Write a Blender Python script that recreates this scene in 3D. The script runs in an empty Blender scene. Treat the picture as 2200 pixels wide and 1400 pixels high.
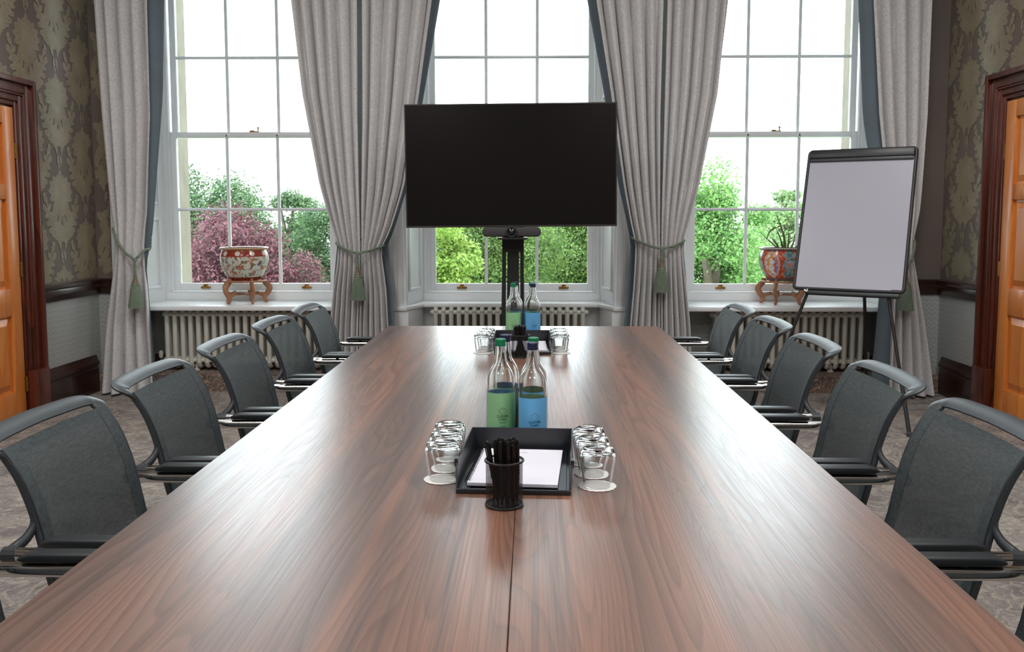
import bpy, bmesh, math, random
import numpy as np
from mathutils import Vector, Matrix

SC = bpy.context.scene
COL = SC.collection
PI = math.pi
rnd = random.Random(7)

# ------------------------------------------------------------------ camera
cam_d = bpy.data.cameras.new('camera')
cam = bpy.data.objects.new('camera', cam_d)
COL.objects.link(cam)
F_PX, TAN_P = 1850.0, 0.0835
cam_d.sensor_fit = 'HORIZONTAL'
cam_d.sensor_width = 36.0
cam_d.lens = 36.0 * F_PX / 2200.0
cam_d.shift_x = (1100.0 - 1115.0) / 2200.0
cam_d.shift_y = (465.0 + F_PX * TAN_P - 700.0) / 2200.0
cam_d.clip_start = 0.02
cam.location = (0, 0, 1.37)
cam.rotation_euler = (PI / 2 - math.atan(TAN_P), 0, math.atan(28.0 / math.hypot(F_PX, F_PX * TAN_P)))
SC.camera = cam

# ------------------------------------------------------------------ sky, lights, exposure
vs = SC.view_settings
vs.view_transform = 'Standard'
vs.look = 'None'
vs.exposure = 0.17
vs.gamma = 1.0
vs.use_curve_mapping = False

SKY_STRENGTH = 5.8
world = bpy.data.worlds.new('overcast_sky')
SC.world = world
world.use_nodes = True
wn = world.node_tree.nodes['Background']
wn.inputs['Color'].default_value = (0.87, 0.95, 1.0, 1)
wn.inputs['Strength'].default_value = SKY_STRENGTH


def area_light(name, loc, rot, sx, sy, power, color=(1, 1, 1), portal=False):
    d = bpy.data.lights.new(name, 'AREA')
    d.shape = 'RECTANGLE'
    d.size, d.size_y = sx, sy
    d.energy = power
    d.color = color
    if portal:
        d.cycles.is_portal = True
    o = bpy.data.objects.new(name, d)
    COL.objects.link(o)
    o.location, o.rotation_euler = loc, rot
    return o


WIN_X = (-2.347, -0.172, 2.004)      # window centres
for wx in WIN_X:
    area_light('window_portal', (wx, 7.45, 2.08), (-PI / 2, 0, 0), 1.34, 2.6, 1.0, portal=True)
# added fill lights under the ceiling to brighten the room, no visible fittings
for lx in (-1.8, 1.6):
    for ly in (-1.3, 1.3, 3.9):
        area_light('ceiling_fill_light', (lx, ly, 4.08), (0, 0, 0), 0.9, 0.9, 46.0, (1.0, 0.985, 0.97))


# ------------------------------------------------------------------ node helpers
class NT:
    def __init__(s, name):
        s.m = bpy.data.materials.new(name)
        s.m.use_nodes = True
        s.t = s.m.node_tree
        s.n, s.l = s.t.nodes, s.t.links
        s.b = s.n['Principled BSDF']
        s.out = s.n['Material Output']
        s._tc = None

    def link(s, a, b):
        s.l.new(a, b)

    def val(s, sock, v):
        if hasattr(v, 'links'):
            s.l.new(v, sock)
        else:
            sock.default_value = v

    def tc(s, which='Object'):
        if s._tc is None:
            s._tc = s.n.new('ShaderNodeTexCoord')
        return s._tc.outputs[which]

    def pos(s):
        return s.n.new('ShaderNodeNewGeometry').outputs['Position']

    def island(s):
        return s.n.new('ShaderNodeNewGeometry').outputs['Random Per Island']

    def mapping(s, vec, scale=(1, 1, 1), loc=(0, 0, 0), rot=(0, 0, 0)):
        m = s.n.new('ShaderNodeMapping')
        s.link(vec, m.inputs['Vector'])
        m.inputs['Scale'].default_value = scale
        m.inputs['Location'].default_value = loc
        m.inputs['Rotation'].default_value = rot
        return m.outputs[0]

    def noise(s, vec, scale=5, detail=3, rough=0.5, dist=0.0, out='Fac'):
        m = s.n.new('ShaderNodeTexNoise')
        s.link(vec, m.inputs['Vector'])
        m.inputs['Scale'].default_value = scale
        m.inputs['Detail'].default_value = detail
        m.inputs['Roughness'].default_value = rough
        m.inputs['Distortion'].default_value = dist
        return m.outputs[out]

    def voronoi(s, vec, scale=5, feature='F1', out='Distance', rand=1.0):
        m = s.n.new('ShaderNodeTexVoronoi')
        m.feature = feature
        s.link(vec, m.inputs['Vector'])
        m.inputs['Scale'].default_value = scale
        m.inputs['Randomness'].default_value = rand
        return m.outputs[out]

    def math(s, op, a, b=0.0, c=0.0):
        m = s.n.new('ShaderNodeMath')
        m.operation = op
        s.val(m.inputs[0], a)
        s.val(m.inputs[1], b)
        if op in ('MULTIPLY_ADD', 'SMOOTH_MIN', 'COMPARE', 'WRAP'):
            s.val(m.inputs[2], c)
        return m.outputs[0]

    def sep(s, vec):
        m = s.n.new('ShaderNodeSeparateXYZ')
        s.link(vec, m.inputs[0])
        return m.outputs

    def comb(s, x, y, z):
        m = s.n.new('ShaderNodeCombineXYZ')
        for i, v in enumerate((x, y, z)):
            s.val(m.inputs[i], v)
        return m.outputs[0]

    def ramp(s, fac, stops, interp='LINEAR'):
        m = s.n.new('ShaderNodeValToRGB')
        cr = m.color_ramp
        cr.interpolation = interp
        while len(cr.elements) < len(stops):
            cr.elements.new(0.5)
        for e, (p, c) in zip(cr.elements, stops):
            e.position = p
            if not hasattr(c, '__len__'):
                c = (c, c, c)
            e.color = (*c, 1)
        s.val(m.inputs[0], fac)
        return m.outputs[0]

    def mix(s, fac, a, b, mode='MIX'):
        m = s.n.new('ShaderNodeMix')
        m.data_type = 'RGBA'
        m.blend_type = mode
        s.val(m.inputs[0], fac)
        for sock, v in ((m.inputs[6], a), (m.inputs[7], b)):
            if hasattr(v, 'links'):
                s.link(v, sock)
            else:
                sock.default_value = (*v, 1)
        return m.outputs[2]

    def bump(s, h, strength=0.3, dist=0.01):
        m = s.n.new('ShaderNodeBump')
        m.inputs['Strength'].default_value = strength
        m.inputs['Distance'].default_value = dist
        s.link(h, m.inputs['Height'])
        s.link(m.outputs[0], s.b.inputs['Normal'])

    def set(s, **k):
        for key, v in k.items():
            sock = s.b.inputs[key.replace('_', ' ')]
            if isinstance(v, tuple) and len(v) == 3 and sock.type == 'RGBA':
                v = (*v, 1)
            s.val(sock, v)
        return s


def lin(r, g, b):
    f = lambda c: (c / 255 / 12.92) if c / 255 <= 0.04045 else ((c / 255 + 0.055) / 1.055) ** 2.4
    return (f(r), f(g), f(b))


def simple(name, rgb, rough=0.5, metal=0.0, var=0.0, vscale=8.0, bumpk=0.0, spec=0.5, coat=0.0, srgb=True):
    t = NT(name)
    c = lin(*rgb) if srgb else rgb
    if var > 0:
        n = t.noise(t.tc(), vscale, 4, 0.55)
        col = t.ramp(n, [(0.3, tuple(max(0, x * (1 - var)) for x in c)), (0.7, tuple(min(1, x * (1 + var)) for x in c))])
        t.set(Base_Color=col)
        if bumpk:
            t.bump(n, bumpk, 0.004)
    else:
        t.set(Base_Color=c)
    t.set(Roughness=rough, Metallic=metal)
    t.b.inputs['Specular IOR Level'].default_value = spec
    t.b.inputs['Coat Weight'].default_value = coat
    return t.m


M = {}
M['white_paint'] = simple('white_paint', (240, 244, 246), 0.35, var=0.03, vscale=3)
M['bar_paint'] = simple('glazing_bar_paint', (238, 243, 246), 0.35)
M['radiator'] = simple('radiator_enamel', (205, 204, 194), 0.35, var=0.03)
M['ceiling'] = simple('ceiling_plaster', (240, 238, 232), 0.8, var=0.02)
M['brass'] = simple('aged_brass', (170, 130, 70), 0.35, metal=1.0, var=0.2, vscale=60)
M['chrome'] = simple('chrome', (205, 203, 200), 0.12, metal=1.0, var=0.03, vscale=20)
M['black_plastic'] = simple('black_plastic', (50, 55, 59), 0.42, var=0.08, vscale=40)
M['pad'] = simple('armrest_pad', (36, 40, 43), 0.36, var=0.08, vscale=60)
M['black_metal'] = simple('black_metal', (34, 35, 36), 0.45, var=0.1, vscale=30)
M['wire'] = simple('black_wire', (26, 27, 29), 0.35)
M['pen'] = simple('glossy_black_pen', (18, 18, 19), 0.2, var=0.05)
M['tray'] = simple('black_tray', (40, 43, 48), 0.32, var=0.15, vscale=25)
M['bezel'] = simple('dark_bezel', (52, 48, 46), 0.4)
M['screen'] = simple('dark_screen', (12, 11, 12), 0.18, var=0.05, vscale=2)
M['camera_grey'] = simple('camera_fabric', (66, 63, 64), 0.7, var=0.1, vscale=200)
M['lens'] = simple('lens_glass', (14, 15, 18), 0.05, coat=1.0)
M['stone'] = simple('cream_sandstone', (136, 128, 114), 0.85, var=0.12, vscale=6, bumpk=0.3)
M['paper'] = simple('white_paper', (222, 221, 232), 0.75, var=0.015)
M['ink'] = simple('grey_ink', (110, 112, 120), 0.7)
M['doily'] = simple('doily_paper', (238, 237, 234), 0.85, var=0.03, vscale=90)
M['cap_green'] = simple('green_cap', (16, 128, 84), 0.3, var=0.05)
M['cap_navy'] = simple('navy_cap', (38, 42, 74), 0.3, var=0.05)
M['tassel'] = simple('tassel_thread', (126, 142, 124), 0.8, var=0.12, vscale=60)
M['tassel_neck'] = simple('tassel_neck', (122, 116, 92), 0.6, var=0.1, vscale=40)
M['lining'] = simple('blue_grey_lining', (104, 118, 128), 0.75, var=0.1, vscale=4)
M['bark'] = simple('bark', (92, 82, 70), 0.9, var=0.3, vscale=10)
M['leaf_plant'] = simple('aloe_leaf', (92, 112, 62), 0.5, var=0.25, vscale=20)
M['soil'] = simple('soil', (58, 44, 34), 0.95, var=0.3, vscale=40)
M['grass'] = simple('lawn', (96, 128, 62), 0.9, var=0.25, vscale=2)
M['terracotta_wood'] = simple('carved_stand_wood', (166, 116, 84), 0.5, var=0.22, vscale=14)
M['white_board_frame'] = simple('easel_black_frame', (44, 46, 49), 0.4, var=0.08, vscale=20)


def wood(name, dark, light, rough=0.3, axis='z', ring=9.0, sx=3.0, sl=0.25, coat=0.0):
    t = NT(name)
    sc = {'x': (sl, sx, sx), 'y': (sx, sl, sx), 'z': (sx, sx, sl)}[axis]
    v = t.mapping(t.tc(), sc)
    big = t.noise(v, 1.0, 3, 0.5, 0.4)
    rings = t.math('FRACT', t.math('MULTIPLY', big, ring))
    fs = tuple(40 * s for s in sc)
    fine = t.noise(t.mapping(t.tc(), fs), 1.0, 3, 0.6)
    f = t.math('ADD', t.math('MULTIPLY', rings, 0.45), t.math('MULTIPLY', fine, 0.65))
    col = t.ramp(f, [(0.2, lin(*dark)), (0.85, lin(*light))])
    t.set(Base_Color=col, Roughness=rough)
    t.b.inputs['Coat Weight'].default_value = coat
    t.b.inputs['Coat Roughness'].default_value = 0.15
    return t.m


M['mahogany'] = wood('mahogany', (52, 20, 13), (104, 44, 27), 0.3, 'z', coat=0.3)
M['mahogany_h'] = wood('mahogany_rail', (34, 18, 14), (58, 30, 22), 0.3, 'y', coat=0.4)
M['oak_door'] = wood('oak_door', (196, 108, 42), (226, 142, 66), 0.32, 'z', ring=7, coat=0.3)


def table_wood():
    t = NT('walnut_table')
    o = t.tc()
    big = t.noise(t.mapping(o, (5.2, 0.42, 1)), 1.0, 2, 0.4, 0.25)
    rings = t.math('FRACT', t.math('MULTIPLY', big, 32.0))
    rl = t.ramp(rings, [(0.0, 0.30), (0.10, 0.95), (0.6, 0.75), (1.0, 0.30)])
    band = t.noise(t.mapping(o, (5.0, 0.16, 1), (3.1, 0, 0)), 1.0, 3, 0.55, 0.2)
    fine = t.noise(t.mapping(o, (260, 3.2, 1)), 1.0, 3, 0.6)
    streak = t.noise(t.mapping(o, (34, 0.55, 1), (7, 2, 0)), 1.0, 4, 0.6, 0.3)
    base = t.ramp(band, [(0.30, lin(88, 66, 58)), (0.45, lin(120, 90, 78)), (0.58, lin(148, 102, 80)), (0.72, lin(104, 78, 68))])
    c = t.mix(0.42, base, rl, 'MULTIPLY')
    c = t.mix(t.math('MULTIPLY', t.ramp(streak, [(0.54, 0.0), (0.66, 1.0)]), 0.5), c, lin(66, 50, 46))
    c = t.mix(0.30, c, t.ramp(fine, [(0.35, (0.26, 0.26, 0.26)), (0.62, (1, 1, 1))]), 'MULTIPLY')
    t.set(Base_Color=c, Roughness=t.ramp(t.math('ADD', t.math('MULTIPLY', fine, 0.85), t.math('MULTIPLY', rings, 0.15)), [(0.25, 0.42), (0.75, 0.27)]))
    h = t.math('ADD', t.math('MULTIPLY', fine, 0.6), t.math('MULTIPLY', rl, 0.4))
    t.bump(h, 0.14, 0.0010)
    t.b.inputs['Specular IOR Level'].default_value = 0.7
    t.b.inputs['Coat Weight'].default_value = 0.45
    t.link(t.b.inputs['Normal'].links[0].from_socket, t.b.inputs['Coat Normal'])
    t.b.inputs['Coat Roughness'].default_value = 0.27
    return t.m


M['table'] = table_wood()


def carpet():
    t = NT('patterned_carpet')
    o = t.pos()
    n1 = t.noise(t.mapping(o, (1, 1, 1)), 4.2, 2, 0.5, 0.9)
    sw = t.math('FRACT', t.math('MULTIPLY', n1, 9.0))
    lines = t.ramp(sw, [(0.0, 1.0), (0.16, 1.0), (0.24, 0.0), (0.86, 0.0), (0.97, 1.0)])
    n3 = t.noise(o, 15.0, 3, 0.55, 1.2)
    sw2 = t.ramp(t.math('FRACT', t.math('MULTIPLY', n3, 6.0)), [(0.0, 1.0), (0.2, 1.0), (0.3, 0.0), (0.95, 0.0), (1.0, 1.0)])
    n2 = t.noise(o, 4.5, 3, 0.6, 0.4)
    base = t.ramp(n2, [(0.36, lin(126, 119, 117)), (0.5, lin(152, 144, 140)), (0.64, lin(168, 160, 153))])
    c = t.mix(t.math('MULTIPLY', lines, 0.5), base, lin(196, 186, 168))
    c = t.mix(t.math('MULTIPLY', sw2, 0.45), c, lin(104, 98, 98))
    fl = t.noise(o, 260, 2, 0.7)
    c = t.mix(0.5, c, t.ramp(fl, [(0.3, (0.55, 0.55, 0.55)), (0.7, (1, 1, 1))]), 'MULTIPLY')
    t.set(Base_Color=c, Roughness=0.95)
    t.b.inputs['Specular IOR Level'].default_value = 0.1
    t.bump(fl, 0.5, 0.004)
    return t.m


M['carpet'] = carpet()


def step_carpet():
    t = NT('step_carpet')
    o = t.pos()
    n1 = t.noise(o, 9.0, 2, 0.5, 1.2)
    lines = t.ramp(t.math('FRACT', t.math('MULTIPLY', n1, 8.0)), [(0.0, 1.0), (0.14, 1.0), (0.22, 0.0), (0.9, 0.0), (1.0, 1.0)])
    c = t.mix(t.math('MULTIPLY', lines, 0.75), t.ramp(t.noise(o, 6, 3), [(0.35, lin(84, 74, 72)), (0.65, lin(122, 108, 100))]), lin(182, 152, 128))
    fl = t.noise(o, 260, 2, 0.7)
    t.set(Base_Color=c, Roughness=0.95)
    t.bump(fl, 0.5, 0.004)
    return t.m


M['step_carpet'] = step_carpet()


def wallpaper(base_rgb, name):
    # brown silk ground above the rail, embossed grey-green paper below it
    t = NT(name)
    p = t.pos()
    x, y, z = t.sep(p)
    upper = t.ramp(t.noise(p, 2.0, 3), [(0.3, tuple(c * 0.9 for c in lin(*base_rgb))), (0.7, tuple(c * 1.08 for c in lin(*base_rgb)))])
    a = t.math('ADD', x, y)
    s1 = t.math('SINE', t.math('MULTIPLY', a, 2 * PI / 0.044))
    zz = t.math('ADD', z, t.math('MULTIPLY', s1, 0.010))
    w = t.math('ABSOLUTE', t.math('SINE', t.math('MULTIPLY', zz, PI / 0.038)))
    lower_h = t.ramp(w, [(0.0, 0.0), (0.35, 1.0)])
    lower = t.mix(lower_h, lin(150, 153, 151), lin(172, 175, 173))
    isl = t.math('LESS_THAN', z, 0.80)
    t.set(Base_Color=t.mix(isl, upper, lower), Roughness=0.62)
    h = t.math('MULTIPLY', lower_h, isl)
    t.bump(h, 0.5, 0.004)
    return t.m


M['wallpaper'] = wallpaper((112, 100, 93), 'wallpaper')
t = NT('damask_gold')
t.set(Base_Color=t.ramp(t.noise(t.pos(), 7, 4, 0.6), [(0.3, lin(134, 123, 102)), (0.7, lin(152, 141, 117))]), Roughness=0.5)
M['damask'] = t.m


def curtain_mat():
    t = NT('curtain_velvet')
    o = t.tc()
    n = t.noise(o, 70, 3, 0.6, 0.5)
    sw = t.ramp(t.math('FRACT', t.math('MULTIPLY', t.noise(o, 24, 2, 0.5, 1.2), 4)), [(0.0, 0.93), (0.15, 0.93), (0.25, 1.0), (1.0, 1.0)])
    c = t.ramp(n, [(0.32, lin(200, 199, 200)), (0.68, lin(224, 223, 223))])
    c = t.mix(1.0, c, sw, 'MULTIPLY')
    t.set(Base_Color=c, Roughness=0.85)
    t.b.inputs['Sheen Weight'].default_value = 0.35
    t.b.inputs['Sheen Roughness'].default_value = 0.4
    t.b.inputs['Specular IOR Level'].default_value = 0.2
    t.bump(t.noise(o, 220, 2), 0.15, 0.002)
    return t.m


M['curtain'] = curtain_mat()


def mesh_fabric(name, alpha):
    t = NT(name)
    o = t.tc()
    n = t.noise(t.mapping(o, (300, 300, 40)), 1.0, 2, 0.6)
    n2 = t.noise(t.mapping(o, (40, 300, 300)), 1.0, 2, 0.6)
    f = t.math('MULTIPLY', t.math('ADD', n, n2), 0.5)
    t.set(Base_Color=t.ramp(f, [(0.35, lin(42, 48, 50)), (0.65, lin(70, 79, 82))]), Roughness=0.7)
    t.b.inputs['Alpha'].default_value = alpha
    t.bump(f, 0.3, 0.002)
    return t.m


M['mesh_fabric'] = mesh_fabric('chair_mesh_fabric', 0.93)
M['mesh_hem'] = mesh_fabric('chair_hem_fabric', 1.0)


def pane_glass():
    t = NT('window_glass')
    tr = t.n.new('ShaderNodeBsdfTransparent')
    tr.inputs[0].default_value = (0.965, 0.985, 0.98, 1)
    gl = t.n.new('ShaderNodeBsdfGlossy')
    gl.inputs['Roughness'].default_value = 0.02
    fr = t.n.new('ShaderNodeFresnel')
    fr.inputs[0].default_value = 1.4
    mx = t.n.new('ShaderNodeMixShader')
    t.link(fr.outputs[0], mx.inputs[0])
    t.link(tr.outputs[0], mx.inputs[1])
    t.link(gl.outputs[0], mx.inputs[2])
    t.link(mx.outputs[0], t.out.inputs[0])
    return t.m


M['pane'] = pane_glass()


def glass(name, ior, col=(1, 1, 1)):
    t = NT(name)
    t.set(Base_Color=col, Roughness=0.0, IOR=ior)
    t.b.inputs['Transmission Weight'].default_value = 1.0
    return t.m


M['bottle_glass'] = glass('bottle_glass', 1.45, (0.985, 0.995, 0.99))
M['tumbler_glass'] = glass('tumbler_glass', 1.36, (0.99, 0.995, 0.995))


def label_mat(name, top, bottom, band):
    t = NT(name)
    z = t.sep(t.tc())[2]
    c = t.ramp(t.math('DIVIDE', z, 0.137), [(0.10, lin(*bottom)), (0.45, lin(*top)), (1.0, lin(*top))])
    n = t.noise(t.tc(), 160, 2, 0.8)
    b = t.math('MULTIPLY', t.math('LESS_THAN', z, 0.036), t.math('GREATER_THAN', z, 0.014))
    b = t.math('MULTIPLY', b, t.ramp(n, [(0.35, 0.5), (0.6, 1.0)]))
    col = t.mix(b, c, lin(*band))
    t.set(Base_Color=col, Roughness=0.35)
    tl = t.n.new('ShaderNodeBsdfTranslucent')
    t.link(col, tl.inputs[0])
    mx = t.n.new('ShaderNodeMixShader')
    mx.inputs[0].default_value = 0.10
    t.link(t.b.outputs[0], mx.inputs[1])
    t.link(tl.outputs[0], mx.inputs[2])
    t.link(mx.outputs[0], t.out.inputs[0])
    return t.m


M['label_green'] = label_mat('green_label', (158, 218, 164), (104, 196, 158), (36, 140, 108))
M['label_blue'] = label_mat('blue_label', (112, 190, 244), (60, 134, 236), (24, 88, 204))
M['label_ink'] = simple('label_ink', (22, 62, 74), 0.5)
M['label_outline'] = simple('label_outline_ink', (118, 112, 92), 0.5)


def board_mat():
    t = NT('whiteboard_surface')
    o = t.tc()
    st = t.ramp(t.noise(t.mapping(o, (3.2, 1, 1.6)), 1.4, 3, 0.5), [(0.60, 0.0), (0.75, 1.0)])
    c = t.mix(t.math('MULTIPLY', st, 0.35), lin(180, 180, 194), lin(186, 182, 168))
    t.set(Base_Color=c, Roughness=0.3)
    return t.m


M['board'] = board_mat()


def satsuma_pot():
    t = NT('famille_pot_glaze')
    o = t.tc()
    x, y, z = t.sep(o)
    ang = t.math('ARCTAN2', y, x)
    uv = t.comb(t.math('MULTIPLY', ang, 0.17), 0.0, z)
    blot = t.noise(uv, 26, 4, 0.6, 0.8)
    hue = t.noise(uv, 11, 2, 0.5)
    pat = t.ramp(hue, [(0.36, lin(92, 84, 92)), (0.45, lin(120, 110, 84)), (0.54, lin(176, 112, 86)), (0.64, lin(206, 150, 112))])
    msk = t.ramp(blot, [(0.49, 0.0), (0.56, 1.0)])
    c = t.mix(msk, lin(212, 214, 202), pat)
    # red collar with white half-round medallions, small gold teeth under the rim, red foot band
    collar = t.math('MULTIPLY', t.math('GREATER_THAN', z, 0.193), t.math('LESS_THAN', z, 0.244))
    ua = t.math('SUBTRACT', t.math('FRACT', t.math('MULTIPLY', ang, 10 / (2 * PI))), 0.5)
    dd = t.math('ADD', t.math('POWER', t.math('MULTIPLY', ua, 0.105), 2.0), t.math('POWER', t.math('SUBTRACT', z, 0.219), 2.0))
    med = t.math('LESS_THAN', dd, 0.019 ** 2)
    c = t.mix(collar, c, t.mix(med, lin(152, 56, 40), lin(222, 216, 206)))
    teeth = t.math('GREATER_THAN', t.math('FRACT', t.math('MULTIPLY', ang, 90 / (2 * PI))), 0.5)
    trim = t.math('GREATER_THAN', z, 0.240)
    c = t.mix(trim, c, t.mix(teeth, lin(170, 80, 50), lin(222, 178, 120)))
    foot = t.math('LESS_THAN', z, 0.026)
    c = t.mix(foot, c, lin(140, 52, 40))
    t.set(Base_Color=c, Roughness=0.15)
    return t.m


def imari_pot():
    t = NT('imari_pot_glaze')
    o = t.tc()
    x, y, z = t.sep(o)
    ang = t.math('ARCTAN2', y, x)
    u = t.math('SUBTRACT', t.math('FRACT', t.math('MULTIPLY_ADD', ang, 4 / (2 * PI), 0.5)), 0.5)      # four repeats
    ux = t.math('MULTIPLY', u, 0.28)
    zc = t.math('SUBTRACT', z, 0.135)
    uv = t.comb(t.math('MULTIPLY', ang, 0.17), 0.0, z)
    blot = t.noise(uv, 46, 3, 0.6, 0.6)
    red = t.mix(t.ramp(blot, [(0.5, 0.0), (0.58, 1.0)]), lin(196, 70, 42), lin(214, 122, 86))
    teal = t.mix(t.ramp(blot, [(0.46, 0.0), (0.56, 1.0)]), lin(92, 128, 136), lin(150, 172, 172))
    # diamonds of teal above and below the centre column
    dm = t.math('ADD', t.math('MULTIPLY', t.math('ABSOLUTE', ux), 1.0), t.math('MULTIPLY', t.math('ABSOLUTE', t.math('SUBTRACT', t.math('ABSOLUTE', zc), 0.075)), 1.1))
    c = t.mix(t.math('LESS_THAN', dm, 0.062), red, lin(226, 150, 84))
    c = t.mix(t.math('LESS_THAN', dm, 0.056), c, teal)
    r0 = t.math('SQRT', t.math('ADD', t.math('POWER', ux, 2.0), t.math('POWER', zc, 2.0)))
    c = t.mix(t.math('LESS_THAN', r0, 0.052), c, teal)
    c = t.mix(t.math('LESS_THAN', r0, 0.034), c, t.mix(t.ramp(blot, [(0.5, 0.0), (0.55, 1.0)]), lin(176, 184, 202), lin(206, 122, 92)))
    # white oval medallions between
    ue = t.math('SUBTRACT', 0.14, t.math('ABSOLUTE', ux))
    re = t.math('SQRT', t.math('ADD', t.math('POWER', t.math('MULTIPLY', ue, 1.35), 2.0), t.math('POWER', t.math('MULTIPLY', zc, 0.85), 2.0)))
    wob = t.math('ADD', re, t.math('MULTIPLY', t.math('SINE', t.math('MULTIPLY', t.math('ARCTAN2', zc, ue), 14.0)), 0.004))
    c = t.mix(t.math('LESS_THAN', wob, 0.098), c, lin(64, 58, 76))
    c = t.mix(t.math('LESS_THAN', wob, 0.093), c, lin(220, 168, 146))
    flor = t.ramp(t.noise(uv, 34, 3, 0.6, 0.5), [(0.46, 0.0), (0.54, 1.0)])
    med = t.mix(flor, lin(224, 226, 228), t.ramp(t.noise(uv, 13, 2), [(0.4, lin(130, 126, 176)), (0.52, lin(206, 88, 58)), (0.62, lin(222, 150, 70))]))
    c = t.mix(t.math('LESS_THAN', wob, 0.072), c, med)
    edge = t.math('MAXIMUM', t.math('GREATER_THAN', z, 0.246), t.math('LESS_THAN', z, 0.022))
    stripe = t.math('GREATER_THAN', t.math('FRACT', t.math('MULTIPLY', ang, 60 / (2 * PI))), 0.5)
    c = t.mix(edge, c, t.mix(stripe, lin(92, 82, 96), lin(166, 150, 150)))
    t.set(Base_Color=c, Roughness=0.15)
    return t.m


M['pot_a'] = satsuma_pot()
M['pot_b'] = imari_pot()


def foliage(name, a, b, c):
    t = NT(name)
    r = t.island()
    n = t.noise(t.pos(), 1.4, 2)
    f = t.math('ADD', t.math('MULTIPLY', r, 0.6), t.math('MULTIPLY', n, 0.45))
    col = t.ramp(f, [(0.15, lin(*a)), (0.5, lin(*b)), (0.9, lin(*c))])
    t.set(Base_Color=col, Roughness=0.5)
    tl = t.n.new('ShaderNodeBsdfTranslucent')
    t.link(col, tl.inputs[0])
    mx = t.n.new('ShaderNodeMixShader')
    mx.inputs[0].default_value = 0.48
    t.link(t.b.outputs[0], mx.inputs[1])
    t.link(tl.outputs[0], mx.inputs[2])
    t.link(mx.outputs[0], t.out.inputs[0])
    return t.m


M['leaf_green'] = foliage('leaf_green', (52, 80, 52), (84, 116, 76), (128, 154, 104))
M['leaf_copper'] = foliage('leaf_copper', (66, 36, 42), (102, 60, 68), (146, 94, 102))
M['leaf_maple'] = foliage('leaf_maple', (96, 134, 50), (138, 170, 72), (176, 196, 104))
M['leaf_bright'] = foliage('leaf_bright', (77, 119, 62), (115, 160, 85), (161, 192, 121))
M['leaf_hedge'] = foliage('leaf_hedge', (58, 86, 40), (96, 128, 58), (142, 166, 90))
M['leaf_pale'] = foliage('leaf_pale', (89, 125, 80), (125, 157, 98), (167, 190, 137))


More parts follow.
